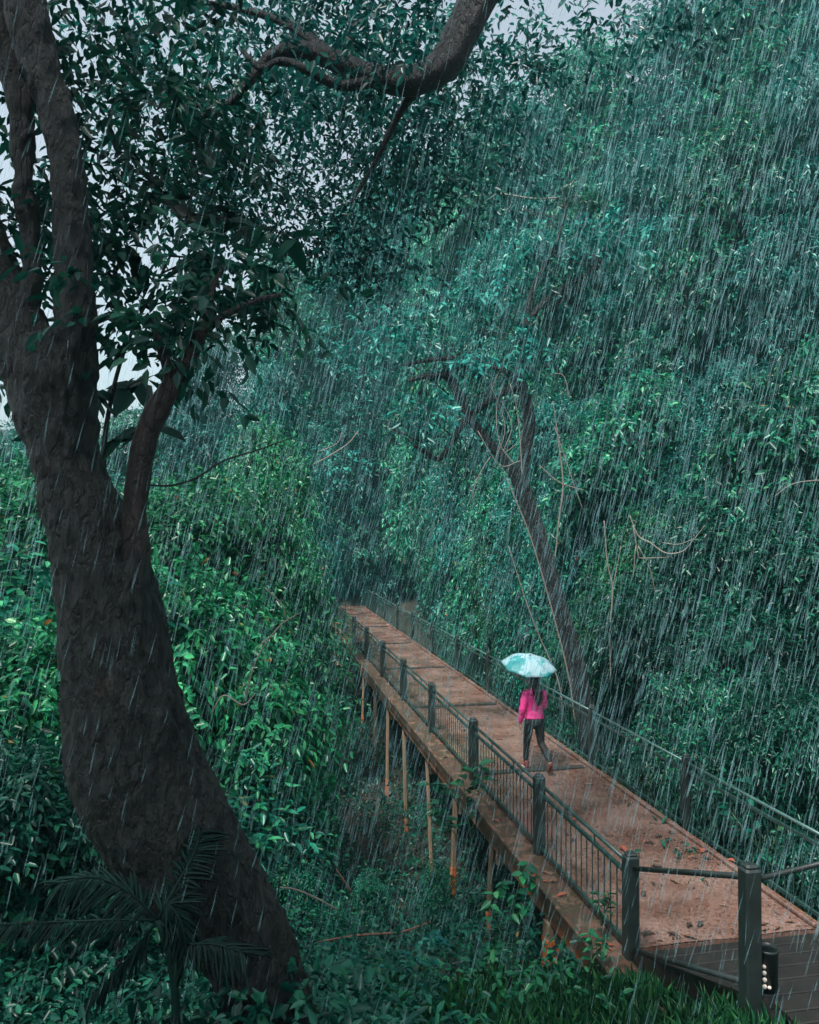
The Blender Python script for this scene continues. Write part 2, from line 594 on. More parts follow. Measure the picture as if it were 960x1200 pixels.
# ------------------------------------------------------------------ haze (rain mist)
m = bpy.data.materials.new('rain_mist')
m.use_nodes = True
nt = m.node_tree
nt.nodes.remove(nt.nodes['Principled BSDF'])
pv = nt.nodes.new('ShaderNodeVolumePrincipled')
pv.inputs['Color'].default_value = (.30, .80, .84, 1)
pv.inputs['Density'].default_value = 0.0015
pv.inputs['Density Attribute'].default_value = ''
pv.inputs['Temperature Attribute'].default_value = ''
pv.inputs['Anisotropy'].default_value = .2
nt.links.new(pv.outputs[0], nt.nodes['Material Output'].inputs['Volume'])
mb = MB().box((0, 55, 17), (352, 262, 46))
hz = mb.build('haze', m)
tag(hz, 'pale teal rain mist filling the air of the forest', 'haze', kind='stuff')

# ------------------------------------------------------------------ footbridge
AX = Vector((-.197, 1, 0)).normalized()          # along the bridge, away from the camera
SX = Vector((1, .197, 0)).normalized()           # across, to the right
UP = Vector((0, 0, 1))
O0 = Vector((2.15, 8.0, 0))                       # left railing line at the near end
KY = 1 / AX.y


def B(Y, s, z):
    """Bridge coordinates: photo depth Y along the left rail line, s metres across to the right, height z."""
    return O0 + AX * ((Y - 8.0) * KY) + SX * s + UP * z


WD = 2.14
Y0, Y1 = 8.05, 44.0
bridge = empty('footbridge', B(8, 0, -.4))
tag(bridge, 'long narrow footbridge with wet reddish concrete deck on thin stilts', 'bridge')


def part(mb, name, mat, parent, smooth=False):
    """Build world-space geometry as a child of an unrotated parent."""
    o = mb.build(name, mat, parent, smooth)
    o.location = -Vector(root_of(parent))
    return o


def root_of(p):
    v = Vector((0, 0, 0))
    while p is not None:
        v = v + Vector(p.location)
        p = p.parent
    return v


# the deck with a slightly worn, uneven surface
n_l, n_w = 150, 12
Vd, Qd = [], []
for i in range(n_l + 1):
    for j in range(n_w + 1):
        yy = Y0 + (Y1 - Y0) * i / n_l
        p = B(yy, .02 + (WD - .02) * j / n_w, 0)
        p.z += .006 * math.sin(yy * 2.1 + j) - (.004 if 0 < j < n_w else 0)
        Vd.append(p)
for i in range(n_l):
    for j in range(n_w):
        a = i * (n_w + 1) + j
        Qd.append((a, a + 1, a + n_w + 2, a + n_w + 1))
mb = MB().add(Vd, Qd)
mb.bar(B(Y0, WD / 2 + .01, -.13), B(Y1, WD / 2 + .01, -.13), WD - .03, .23)
part(mb, 'deck', M['deck'], bridge)
for yj in (13.65, 18.65, 23.6, 28.55, 33.4, 38.2):
    mb = MB().bar(B(yj, .08, .014), B(yj + .02, WD - .14, .014), .16, .016)
    part(mb, 'drain_joint', M['joint'], bridge)
# ledge outside the left railing with its raised lip, edge beam below
mb = MB()
mb.bar(B(Y0 - .35, -.17, -.11), B(Y1, -.17, -.11), .36, .14)
part(mb, 'ledge', M['ledge'], bridge)
mb = MB().bar(B(Y0 - .35, -.335, -.03), B(Y1, -.335, -.03), .05, .05, bev=.012)
part(mb, 'ledge_lip', M['ledge'], bridge)
mb = MB()
mb.bar(B(Y0 - .2, -.25, -.27), B(Y1, -.25, -.27), .12, .175, bev=.02)
part(mb, 'edge_beam', M['beam'], bridge)
mb = MB()
mb.bar(B(Y0, WD + .06, -.16), B(Y1, WD + .06, -.16), .12, .28, bev=.02)
part(mb, 'edge_beam', M['beam'], bridge)
mb = MB()
mb.bar(B(Y0, WD - .03, .025), B(Y1, WD - .03, .025), .07, .05, bev=.012)
part(mb, 'deck_kerb', M['deck'], bridge)
# stilts, in pairs, with rusty feet
for k, ys in enumerate((9.4, 11.7, 13.75, 15.95, 18.3, 20.4, 22.5, 24.7, 26.9, 29.1, 31.3, 33.5, 35.7)):
    for s in (-.25, WD - .1):
        top = B(ys, s, -.345 if s < 0 else -.25)
        lean = random.uniform(-.10, .14)
        foot = Vector((top.x + lean, top.y + random.uniform(-.1, .1), 0))
        foot.z = gz(foot.x, foot.y) - .25
        w = random.uniform(.065, .095) if k else .17
        mb = MB().bar(foot, top, w, w, up=AX, bev=.015)
        st = part(mb, 'stilt', M['stilt'], bridge)
        d = (top - foot).normalized()
        h = .9 if k else .55
        mb = MB().bar(foot + d * .1, foot + d * (.25 + random.uniform(.25, h)), w + .012, w + .012, up=AX, bev=.012)
        o = mb.build('rusty_foot', M['rust'], st)
    a = B(ys, -.2, -.60); b_ = B(ys, WD - .1, -.52)
    part(MB().bar(a, b_, .12, .16, bev=.015), 'cross_beam', M['stilt'], bridge)


def post_mesh(base, h, w, cap=True):
    """Square timber post with chamfered edges and a rounded head."""
    mb = MB()
    base = Vector(base)
    mb.box(base + UP * (h / 2), (w, w, h), (SX, AX, UP), bev=.016)
    if cap:
        mb.box(base + UP * (h + .012), (w * .80, w * .80, .03), (SX, AX, UP), bev=.014)
    return mb


def railing(name, label, cat, s, posts, end_y, z0, thick, mat_rail, top_mat, zt, start_y=None):
    root = empty(name, B(posts[0], s, z0))
    tag(root, label, cat)
    for y in posts:
        part(post_mesh(B(y, s, z0), zt + .07 - z0, thick), 'post', M['post'], root)
    ys = list(posts) + ([end_y] if end_y else [])
    for a, b_ in zip(ys, ys[1:]):
        g = thick / 2 + .003
        part(MB().tube([B(a + g, s, zt - .02), B(b_ - g, s, zt - .02)], .021, 8), 'handrail', top_mat, root, True)
        mb = MB()
        mb.bar(B(a + g, s, zt - .135), B(b_ - g, s, zt - .135), .035, .035)
        mb.bar(B(a + g, s, .055), B(b_ - g, s, .055), .035, .035)
        n = max(2, int((b_ - a) / .145))
        for i in range(1, n):
            y = a + (b_ - a) * i / n
            mb.tube([B(y, s, .0725), B(y, s, zt - .1525)], .0075, 6)
        for t in (.33, .66):
            y = a + (b_ - a) * t
            mb.tube([B(y, s, zt - .1175), B(y, s, zt - .036)], .010, 6)
        part(mb, 'baluster_panel', mat_rail, root)
    return root


railing('bridge_railing', 'dark green baluster railing along the bridge side facing the big leaning trunk', 'railing', 0.0,
        [7.97, 10.47, 13.53, 16.6, 19.65, 22.7, 25.8, 28.9, 32, 35, 38, 41], None, -.10, .135, M['railm'], M['railm'], .875)
railing('bridge_railing', 'thin railing with pale wet handrail on the forest side beyond the umbrella', 'railing', WD + .10,
        [7.7, 10.77, 13.85, 16.92, 20.0, 23.1, 26.3, 29.5, 32.6, 35.7, 38.8, 41.9], None, -.12, .10, M['railm'], M['wire'], .93)

# stairs going up from the near end of the bridge
stairs = empty('stairs', B(7.9, 1.0, 0))
tag(stairs, 'dark wet plank steps climbing from the near end of the bridge', 'stairs')
NS, RUN, RISE = 5, .42, .15
for k in range(NS):
    y = 7.98 - RUN * k
    z = .0 + RISE * k
    mb = MB()
    for q in range(3):
        mb.bar(B(y - .07 - q * .139, .04, z - .03), B(y - .07 - q * .139, 2.9, z - .03), .13, .05, bev=.008)
    part(mb, 'tread', M['plank'], stairs)
    if k:
        part(MB().bar(B(y + .006, .04, z - .09), B(y + .006, 2.9, z - .09), .03, .12), 'riser', M['plank'], stairs)
mb = MB()
for q in range(16):
    y = 7.98 - RUN * NS - .07 - q * .139
    mb.bar(B(y, .04, NS * RISE - .03), B(y, 4.4, NS * RISE - .03), .13, .05, bev=.008)
part(mb, 'landing', M['plank'], stairs)
mb = MB().bar(B(7.9, .0, -.08), B(7.98 - RUN * NS, .0, NS * RISE - .12), .06, .24)
part(mb, 'stringer', M['plank'], stairs)

# stair rail: from the corner post of the bridge railing up to the thick post and on to the right
PB = B(5.9, -.12, 0)
srail = empty('stair_railing', (PB.x, PB.y, .3))
tag(srail, 'dark two bar stair railing with one thick post at the bottom corner of the picture', 'railing')
part(post_mesh((PB.x, PB.y, -.2), 1.90, .125), 'post', M['post'], srail)
PA = B(7.97, 0, 0)
g1 = Vector((.06, -.07, 0))
part(MB().tube([PA + Vector((.02, -.075, .845)), Vector((PB.x - .02, PB.y + .08, 1.60))], .024, 8), 'handrail', M['post'], srail, True)
part(MB().tube([PA + Vector((.02, -.075, .06)), Vector((PB.x - .02, PB.y + .08, .84))], .024, 8), 'lower_rail', M['post'], srail, True)
part(MB().tube([Vector((PB.x + .08, PB.y, 1.62)), Vector((PB.x + 2.2, PB.y + .35, 1.95))], .020, 8), 'handrail', M['post'], srail, True)
part(post_mesh((PB.x + 2.28, PB.y + .37, .5), 1.55, .14), 'post', M['post'], srail)

# small round bin strapped beside the thick post
bc = P(899, 1135, 6.0)
binr = empty('bin', (bc.x, bc.y, bc.z - .15))
tag(binr, 'small dark round bin with a row of pale spots fixed beside the thick post', 'bin')
mb = MB()
nn = 20
prof = [(.060, -.15), (.072, -.15), (.078, .13), (.084, .135), (.084, .155), (.074, .155), (.070, .12), (.062, -.13)]
vs_, fs_ = [], []
for (r_, z_) in prof:
    for k in range(nn):
        a = 2 * math.pi * k / nn
        vs_.append(Vector((bc.x + r_ * math.cos(a), bc.y + r_ * math.sin(a), bc.z + z_)))
for i in range(len(prof) - 1):
    for k in range(nn):
        j = (k + 1) % nn
        fs_.append((i * nn + k, i * nn + j, (i + 1) * nn + j, (i + 1) * nn + k))
fs_.append(tuple(range(nn - 1, -1, -1)))
fs_.append(tuple(range((len(prof) - 1) * nn, len(prof) * nn)))
mb.add(vs_, fs_)
part(mb, 'bin_body', M['bin'], binr, True)
for (ang, z_, s_) in ((-128, .045, 1), (-128, .0, 1.15), (-126, -.048, 1.15), (-126, -.098, 1.2), (-102, -.098, .9)):
    a = R(ang)
    rr = .0765
    c = Vector((bc.x + rr * math.cos(a), bc.y + rr * math.sin(a), bc.z + z_))
    part(MB().ball(c, (.016 * s_, .012, .015 * s_), 10, 6), 'spot', M['spot'], binr, True)
part(MB().bar((bc.x - .09, bc.y - .0, bc.z + .06), (PB.x + .06, PB.y, bc.z + .06), .03, .02), 'bracket', M['black'], binr)

# ------------------------------------------------------------------ leaves and crowns
def leaves_arrays(p, d, n, L, W, fold=.18, droop=.12):
    """Each leaf: a folded pointed blade of two quads starting at p along d, upper side towards n."""
    d = unit(d)
    s = unit(np.cross(d, n))
    u = np.cross(s, d)
    L = np.broadcast_to(np.asarray(L, float), (len(p),))[:, None]
    W = np.broadcast_to(np.asarray(W, float), (len(p),))[:, None]
    tip = p + d * L - u * L * droop
    r1 = p + d * L * .30 + s * W * .5 + u * W * fold
    r2 = p + d * L * .68 + s * W * .38 + u * W * fold - u * L * droop * .4
    l1 = p + d * L * .30 - s * W * .5 + u * W * fold
    l2 = p + d * L * .68 - s * W * .38 + u * W * fold - u * L * droop * .4
    V = np.stack([p, r1, r2, tip, l2, l1], 1).reshape(-1, 3)
    b = (np.arange(len(p)) * 6)[:, None]
    Q = np.concatenate([b + np.array([[0, 1, 2, 3]]), b + np.array([[0, 3, 4, 5]])], 0)
    return V, Q


def sprays(base, axis, length, m, L, W, rng, up_bias=1.0, spread=.8):
    """Leafy twigs: m leaves in alternating pairs along each twig."""
    N = len(base)
    axis = unit(axis)
    upv = np.array([0, 0, 1.0])
    side0 = unit(np.cross(axis, upv) + rng.normal(0, .25, (N, 3)))
    ps, ds, ns = [], [], []
    for j in range(m):
        t = (j + .6) / m
        p = base + axis * (length * t)[:, None] - upv * (length * .30 * t * t)[:, None]
        sg = 1 if j % 2 else -1
        d = axis * .55 + side0 * sg * spread * (1.05 - .6 * t) + rng.normal(0, .30, (N, 3)) + np.array([0, 0, -.32])
        n = upv * up_bias + axis * .35 + rng.normal(0, .45, (N, 3))
        ps.append(p + rng.normal(0, .02, (N, 3))); ds.append(d); ns.append(n)
    p = np.concatenate(ps); d = np.concatenate(ds); n = np.concatenate(ns)
    s = rng.uniform(.65, 1.25, len(p))
    return p, d, n, L * s, W * s


def crown_arrays(seed, W, H, nl, ns, m, L, Wl, lo=.02, top_taper=.55, slen=(.45, .9)):
    rng = np.random.default_rng(seed)
    t = rng.uniform(lo, .97, nl)
    prof = np.clip(t / .12, .35, 1) ** .6 * np.clip(1 - ((t - .35) / .68).clip(0, 1) ** 2 * top_taper * 1.6, .12, 1)
    a = rng.uniform(0, 2 * np.pi, nl)
    lr = rng.uniform(.09, .19, nl) * W * (.55 + .45 * prof)
    rr = np.maximum(W / 2 * prof - lr * .8, 0) * np.sqrt(rng.uniform(.15, 1, nl))
    C = np.stack([rr * np.cos(a), rr * np.sin(a), t * H], -1)
    w = lr ** 2
    idx = rng.choice(nl, ns, p=w / w.sum())
    dirs = unit(rng.normal(0, 1, (ns, 3)) + np.array([0, 0, .35]))
    dirs[:, 2] *= .85
    base = C[idx] + dirs * (lr[idx] * rng.uniform(.45, 1.0, ns))[:, None]
    ph = seed * 1.3
    f = np.sin(1.15 * base[:, 0] + 1.6 * np.sin(.8 * base[:, 2] + ph)) * np.sin(1.2 * base[:, 1] + .9 * base[:, 2] + ph)
    kp = f > -.42
    base, dirs = base[kp], dirs[kp]
    ns = len(base)
    axis = dirs + rng.normal(0, .35, (ns, 3)) + np.array([0, 0, -.30])
    return sprays(base, axis, rng.uniform(*slen, ns), m, L, Wl, rng), C


def crown_mesh(name, *a, **k):
    (p, d, n, L, W), C = crown_arrays(*a, **k)
    V, Q = leaves_arrays(p, d, n, L, W)
    return mesh_np(name, V, Q), C


def trunk_mesh(name, H, C, r, seed, nlimb=9):
    """Tapered trunk that wanders, with limbs reaching out to lobe centres."""
    rng = random.Random(seed)
    mb = MB()
    pts = [[0, 0, -.6, r * 1.35], [0, 0, .15, r * 1.05]]
    x = y = 0
    for i in range(1, 7):
        x += rng.uniform(-.05, .05) * H * .4; y += rng.uniform(-.05, .05) * H * .4
        pts.append([x, y, H * .88 * i / 6, r * (1 - .8 * i / 6)])
    A = smoothpath(pts, 4)
    mb.tube(A[:, :3], A[:, 3], 8)
    Cs = list(C)
    rng.shuffle(Cs)
    for c in Cs[:nlimb]:
        z0 = max(.15 * H, c[2] - .25 * H * rng.uniform(.5, 1))
        i = int(np.argmin(abs(A[:, 2] - z0)))
        s = A[i]
        mid = (s[:3] + c) / 2 + np.array([rng.uniform(-.3, .3), rng.uniform(-.3, .3), rng.uniform(-.2, .4)])
        q = smoothpath([[*s[:3], s[3] * .55], [*mid, s[3] * .32], [*c, s[3] * .12]], 5)
        mb.tube(q[:, :3], q[:, 3], 6)
    return mb.mesh(name)


PROTO, PW = {}, {}
def proto(key, seed, W, H, nl, ns, m, L, Wl, mat, r, bark='bark_grey', **k):
    cm, C = crown_mesh('crown', seed, W, H, nl, ns, m, L, Wl, **k)
    cm.materials.append(M[mat])
    tm = trunk_mesh('trunk', H, C, r, seed)
    tm.materials.append(M[bark])
    tm.polygons.foreach_set('use_smooth', np.ones(len(tm.polygons), dtype=bool))
    PROTO[key] = (cm, tm, H)
    PW[key] = W


proto('tall', 1, 8.0, 14, 90, 9000, 11, .185, .072, 'leaf', .30)
proto('tall_teal', 2, 7.6, 14, 84, 9600, 11, .165, .060, 'leaf_teal', .28)
proto('round', 3, 7.4, 10, 64, 5400, 11, .21, .085, 'leaf', .24)
proto('round_teal', 4, 7.2, 10, 66, 6800, 11, .15, .056, 'leaf_teal', .22)
proto('small', 5, 4.6, 6, 44, 5200, 10, .105, .044, 'leaf_bright', .11, slen=(.35, .7), lo=.40)
proto('small_dark', 6, 4.8, 6, 42, 4400, 10, .13, .052, 'leaf_dark', .12, slen=(.35, .7), lo=.22)
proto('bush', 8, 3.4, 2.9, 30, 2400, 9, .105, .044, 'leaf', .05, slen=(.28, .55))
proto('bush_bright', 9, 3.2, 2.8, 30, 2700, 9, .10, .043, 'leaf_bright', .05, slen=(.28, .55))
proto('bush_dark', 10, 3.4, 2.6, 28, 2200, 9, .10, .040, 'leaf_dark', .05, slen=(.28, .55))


def plant(kind, name, cat, label, px, py_top, Y, rz=None, group=None, wide=1.0, sink=0.0):
    top = P(px, py_top, Y)
    cm, tm, H = PROTO[kind]
    x = top.x
    z0 = gz(x, Y) - sink
    s = max(.35, (top.z - z0) / (H * 1.02))
    if Y < 43 and py_top < 960:
        # keep the crown off the bridge: narrower first, then set further aside
        half = PW[kind] / 2 * s * 1.02
        if x > (Lx(Y) + Rx(Y)) / 2 and x < 30:
            room = x - Rx(Y) - .25
            wide = min(wide, max(.62, room / half))
            x = max(x, Rx(Y) + .25 + half * wide)
        else:
            edge = min(Lx(Y) - .6, (412 - 480) / F * Y)
            wide = min(wide, max(.55, (edge - x) / half))
            x = min(x, edge - half * wide)
        z0 = gz(x, Y) - sink
        s2 = max(.35, (top.z - z0) / (H * 1.02))
        wide *= s / s2
        s = s2
    r = empty(name, (x, Y, z0), random.uniform(0, 6.28) if rz is None else rz)
    r.scale = (s * wide, s * wide, s)
    tag(r, label, cat, group)
    link('trunk', tm, None, r)
    link('crown', cm, None, r)
    return r


# far and middle trees: (kind, px, top py, Y, label, wide)
TREES = [
    ('round', 432, 470, 45.5, 'bright rounded tree directly over the far tip of the deck', 1.0),
    ('small', 470, 575, 44.0, 'small bright tree just right of the far tip of the deck', 1.2),
    ('round_teal', 325, 425, 25, 'pale leafed tree between the reddish side limb and the far bridge end', 1.0),
    ('tall_teal', 445, 350, 44.5, 'bright tree closing the view right behind the far bridge end', .9),
    ('tall', 515, 310, 43.5, 'green tree right of the far bridge end left of the looped fork', .8),
    ('tall', 395, 300, 50, 'hazy tree seen between the overhead branch and the far bridge end', 1.1),
    ('tall_teal', 490, 160, 50, 'hazy tall tree showing left of the looped fork of the leaning tree', 1.0),
    ('round', -70, 455, 30, 'far round tree at the left frame edge seen past the big forked trunk', 1.1),
    ('round_teal', 55, 478, 34, 'low distant tree under the blue gap between forked limbs', 1.0),
    ('round', 165, 470, 37, 'low distant tree showing below the blue sky gap right of the trunk', 1.0),
    ('tall_teal', 250, 372, 37, 'distant pale tree rising behind the thin reddish side limb', 1.0),
    ('tall', 350, 285, 47, 'distant tree under the drooping overhead branch with sky behind its top', 1.0),
    ('tall_teal', 440, 215, 47, 'tall hazy tree straight above the far end of the bridge', 1.0),
    ('tall', 520, 145, 38, 'tall far tree beneath the thick bend of the overhead branch', .95),
    ('tall_teal', 605, 85, 40, 'very tall far tree below the bright sky gap at the top', .9),
    ('tall', 700, 50, 40, 'very tall hazy tree right of the bright sky gap', .9),
    ('tall_teal', 800, -30, 36, 'towering pale tree high above the umbrella to its right', .9),
    ('tall', 905, -70, 33, 'towering dark tree near the upper right corner', .9),
    ('tall_teal', 1010, -90, 30, 'towering tree cut by the right frame edge at the top', .9),
    ('round', 395, 440, 46, 'rounded tree whose leaves close over the far end of the bridge', .95),
    ('tall', 490, 345, 29, 'bushy tree left of the dark forked tree with pale twigs', .85),
    ('tall_teal', 585, 255, 29, 'leafy tree standing behind the fork of the leaning dark tree', .8),
    ('tall', 665, 215, 27, 'leafy tree behind the upper right limb of the leaning dark tree', .8),
    ('tall_teal', 755, 150, 26, 'tall tree with drooping teal leaves above the bare pale twigs', .85),
    ('tall', 855, 110, 24, 'tall dense tree in heavy rain at mid right', .85),
    ('tall_teal', 960, 60, 22, 'tall shaded tree in heavy rain along the right frame edge', .85),
    ('round_teal', 655, 470, 22, 'pale leafed tree close behind the leaning dark trunk', .85),
    ('round', 745, 430, 20.5, 'bright tree crown right of the leaning dark trunk', .9),
    ('round_teal', 845, 430, 19, 'teal tree below the heavy rain and right of the bare twigs', .9),
    ('round', 950, 380, 15.6, 'shaded tree at the right edge at half height', .9),
    ('round', 545, 520, 25, 'green tree between bridge railing and left fork of the leaning tree', .8),
]
for k, (kind, px, pt, Y, lab, w) in enumerate(TREES):
    plant(kind, 'forest_tree', 'tree', lab, px, pt, Y, wide=w, group='trees of the forest wall', sink=.3)

SMALL = [
    ('small', 310, 500, 20, 'bright leafy small tree right of the reddish side limb', 1.0),
    ('small', 225, 560, 15, 'bright broadleaf small tree just right of the big trunk', 1.0),
    ('small', 345, 560, 15.6, 'bright small tree left of the far bridge end', 1.0),
    ('small_dark', 405, 590, 45.5, 'dark small tree over the tunnel where the bridge disappears', 1.1),
    ('small', 20, 545, 14, 'leafy small tree at the left frame edge under the forked trunk', 1.1),
    ('small', 100, 600, 15.6, 'small tree peeping past the right side of the forked trunk foot', 1.0),
    ('small_dark', 500, 600, 31, 'dark small tree behind the far end of the forest side railing', 1.1),
    ('small', 585, 610, 24, 'bright small tree behind the forest side railing left of the umbrella', .9),
    ('small', 760, 600, 17.5, 'small tree with pale leaves right of the leaning trunk foot', .9),
    ('small_dark', 830, 590, 15.5, 'dark small tree in the hollow right of the bare twigs', 1.0),
    ('small_dark', 930, 600, 14, 'dark small tree at the right edge above the near handrail', 1.0),
]
for kind, px, pt, Y, lab, w in SMALL:
    plant(kind, 'small_tree', 'tree', lab, px, pt, Y, wide=w, group='small trees around the bridge', sink=.2)

SHRUBS = [
    ('bush_bright', 225, 690, 12.5, 'bright shrub beside the middle of the big trunk', 1.0),
    ('bush_bright', 310, 705, 14, 'leafy shrub with orange specks left of the bridge stilts', 1.1),
    ('bush', 385, 715, 27, 'shrub hiding the rusty far tip of the edge beam', 1.0),
    ('bush', 25, 660, 10, 'leafy shrub at the left frame edge beside the trunk', 1.1),
    ('bush_bright', 45, 760, 9, 'glossy shrub low at the left frame edge', 1.0),
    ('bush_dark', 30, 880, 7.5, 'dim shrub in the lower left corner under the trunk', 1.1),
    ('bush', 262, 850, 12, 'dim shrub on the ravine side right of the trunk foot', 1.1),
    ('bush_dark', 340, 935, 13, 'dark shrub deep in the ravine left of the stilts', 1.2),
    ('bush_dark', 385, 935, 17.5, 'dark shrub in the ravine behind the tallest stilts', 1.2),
    ('bush', 650, 735, 18.5, 'pale shrub behind the railing right next to the umbrella', .9),
    ('bush', 742, 775, 13.8, 'glossy shrub behind the railing post right of the woman', 1.0),
    ('bush', 790, 790, 12.5, 'leafy shrub behind the tallest forest side railing post', 1.0),
    ('bush_dark', 870, 800, 11.5, 'dark shrub above the near handrail on the forest side', 1.1),
    ('bush_dark', 950, 830, 10.5, 'dark shrub at the right edge beside the near handrail', 1.1),
    ('bush', 600, 705, 22, 'small leaved shrub leaning on the forest side railing behind the umbrella', .9),
    ('bush', 520, 690, 27, 'shrub behind the thin far posts of the forest side railing', .9),
    ('bush_dark', 415, 655, 45, 'shrub shading the far tip of the deck', 1.0),
    ('bush', 425, 1045, 12, 'leafy shrub at the feet of the near stilts', .9),
    ('bush', 520, 1010, 12.6, 'low leafy shrub under the bridge between the stilts', .9),
    ('bush', 345, 1010, 10.5, 'low shrub right of the trunk foot in the ravine', 1.0),
]
for kind, px, pt, Y, lab, w in SHRUBS:
    plant(kind, 'shrub', 'shrub', lab, px, pt, Y, wide=w, group='shrubs around the bridge')

# undergrowth carpeting the banks (uncountable)
def undergrowth(name, label, n, region, L, W, mat, seed, hmax=.7, m=8, cat='undergrowth'):
    rng = np.random.default_rng(seed)
    X = rng.uniform(region[0], region[1], n); Y = rng.uniform(region[2], region[3], n)
    l, r = Lx(Y) - .45, Rx(Y) + .15
    keep = (X < l) | (X > r) | ((ground_np(X, Y) < -.95) & (Y > 9.5) & (Y < 33))
    keep &= ~((Y < 8.2) & (X > l + .5))
    dens = np.sin(X * 1.3 + 2 * np.sin(Y * .7)) * np.sin(Y * 1.1 + X * .3) + rng.uniform(-.6, .9, n)
    keep &= dens > -.35
    X, Y = X[keep], Y[keep]
    z = ground_np(X, Y)
    N = len(X)
    base = np.stack([X, Y, z + rng.uniform(.0, hmax, N)], -1)
    axis = rng.normal(0, 1, (N, 3)); axis[:, 2] = np.abs(axis[:, 2]) * .8 + .25
    p, d, nn_, LL, WW = sprays(base, axis, rng.uniform(.3, .65, N), m, L, W, rng)
    V, Q = leaves_arrays(p, d, nn_, LL, WW)
    o = link(name, mesh_np(name, V, Q), M[mat])
    tag(o, label, cat, kind='stuff')
    return o


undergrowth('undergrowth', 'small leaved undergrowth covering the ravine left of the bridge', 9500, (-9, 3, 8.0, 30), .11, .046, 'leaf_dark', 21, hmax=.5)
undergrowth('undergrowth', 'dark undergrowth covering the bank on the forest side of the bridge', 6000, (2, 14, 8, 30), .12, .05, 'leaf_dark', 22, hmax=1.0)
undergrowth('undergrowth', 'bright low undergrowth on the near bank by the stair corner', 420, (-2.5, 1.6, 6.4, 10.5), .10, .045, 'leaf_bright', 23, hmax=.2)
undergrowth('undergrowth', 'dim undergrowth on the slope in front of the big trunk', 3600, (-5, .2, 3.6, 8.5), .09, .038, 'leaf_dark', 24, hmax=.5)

# grass and fallen leaf litter by the stairs
rng = np.random.default_rng(31)
N = 16000
X = rng.uniform(-.9, 2.6, N); Y = rng.uniform(5.4, 8.8, N)
keep = X < Lx(Y) - .12 + np.where(Y < 7.9, .05, 0)
X, Y = X[keep], Y[keep]
keep = rng.uniform(0, 1, len(X)) < .35 + .65 * (np.sin(X * 3 + 1) * np.sin(Y * 2.7) > -.1)
X, Y = X[keep], Y[keep]
base = np.stack([X, Y, ground_np(X, Y) - .01], -1)
d = rng.normal(0, .45, (len(X), 3)); d[:, 2] = 1
V, Q = leaves_arrays(base, d, rng.normal(0, 1, (len(X), 3)), rng.uniform(.08, .24, len(X)), rng.uniform(.008, .016, len(X)), fold=.05, droop=.45)
tag(link('grass', mesh_np('grass', V, Q), M['grass']), 'green grass on the near bank beside the stairs', 'grass', kind='stuff')
N = 1800
X = rng.uniform(-3, 2.4, N); Y = rng.uniform(5.5, 12, N)
keep = X < Lx(Y) - .4
X, Y = X[keep], Y[keep]
base = np.stack([X, Y, ground_np(X, Y) + .015], -1)
d = rng.normal(0, 1, (len(X), 3)); d[:, 2] *= .15
nr = rng.normal(0, .3, (len(X), 3)); nr[:, 2] = 1
V, Q = leaves_arrays(base, d, nr, rng.uniform(.07, .16, len(X)), rng.uniform(.03, .06, len(X)))
tag(link('leaf_litter', mesh_np('leaf_litter', V, Q), M['litter']), 'reddish fallen leaf litter on the near bank', 'leaf litter', kind='stuff')

# ------------------------------------------------------------------ the big leaning tree
from mathutils import noise as mnoise


def px_path(rows, n=6, wf=1.0):
    """rows: (px, py, Y, width px) -> smooth path of x, y, z, radius."""
    A = []
    for px, py, Y, w in rows:
        p = P(px, py, Y)
        A.append([p.x, p.y, p.z, w / 2 * Y / F * wf])
    return smoothpath(A, n)


def limb(rows, name, mat, parent, n=22, step=8, rough=.10, freq=3.5, end=True):
    A = px_path(rows, step)
    mb = MB()
    mb.tube(A[:, :3], A[:, 3], n)
    for i, v in enumerate(mb.v):
        k = i // n
        c = Vector(A[k, :3]); r_ = A[k, 3]
        q = Vector(v)
        w = Vector((q.x * freq, q.y * freq, q.z * freq * .45))
        f = rough * (mnoise.noise(w) + .6 * mnoise.noise(w * 2.3) + .4 * mnoise.noise(w * 5.1))
        mb.v[i] = tuple(c + (q - c) * (1 + f))
    return part(mb, name, mat, parent, True)


TY = 5.2
big = empty('leaning_tree', P(335, 1262, TY))
tag(big, 'huge dark leaning tree with forked trunk filling the left of the picture', 'tree')
mb = MB()
for rows in (
    [(350, 1330, TY + .1, 140), (328, 1230, TY, 100), (288, 1110, TY - .05, 100), (216, 1000, TY - .05, 134), (160, 900, TY, 146), (141, 800, TY, 128), (131, 720, TY, 112),
     (116, 650, TY, 100), (92, 590, TY, 84), (78, 540, TY, 76), (70, 480, TY, 82), (64, 430, TY, 84), (56, 395, TY, 60)],
    [(76, 500, TY, 62), (84, 430, TY, 56), (88, 350, TY, 42), (86, 280, TY, 38), (80, 200, TY, 34), (66, 130, TY, 34), (46, 70, TY, 42), (28, 0, TY, 50), (5, -90, TY, 54), (-30, -220, TY, 50)],
    [(62, 510, TY, 66), (34, 420, TY + .1, 64), (6, 350, TY + .2, 60), (-30, 270, TY + .3, 56), (-80, 150, TY + .4, 52)],
    [(10, 385, TY + .15, 34), (36, 335, TY + .1, 22), (35, 280, TY + .1, 19), (28, 200, TY + .1, 19), (22, 120, TY + .1, 20), (8, 60, TY + .1, 20), (-12, -40, TY + .1, 18)],
    [(128, 790, TY - .12, 60), (148, 715, TY - .14, 44), (156, 668, TY - .14, 34), (159, 640, TY - .12, 30)],
    [(80, 610, TY - .06, 50), (62, 585, TY - .06, 40), (54, 570, TY - .06, 22)],
    [(168, 905, TY - .20, 50), (182, 850, TY - .20, 40), (180, 790, TY - .10, 30)],
):
    A = px_path(rows, 8)
    mb.tube(A[:, :3], A[:, 3], 24)
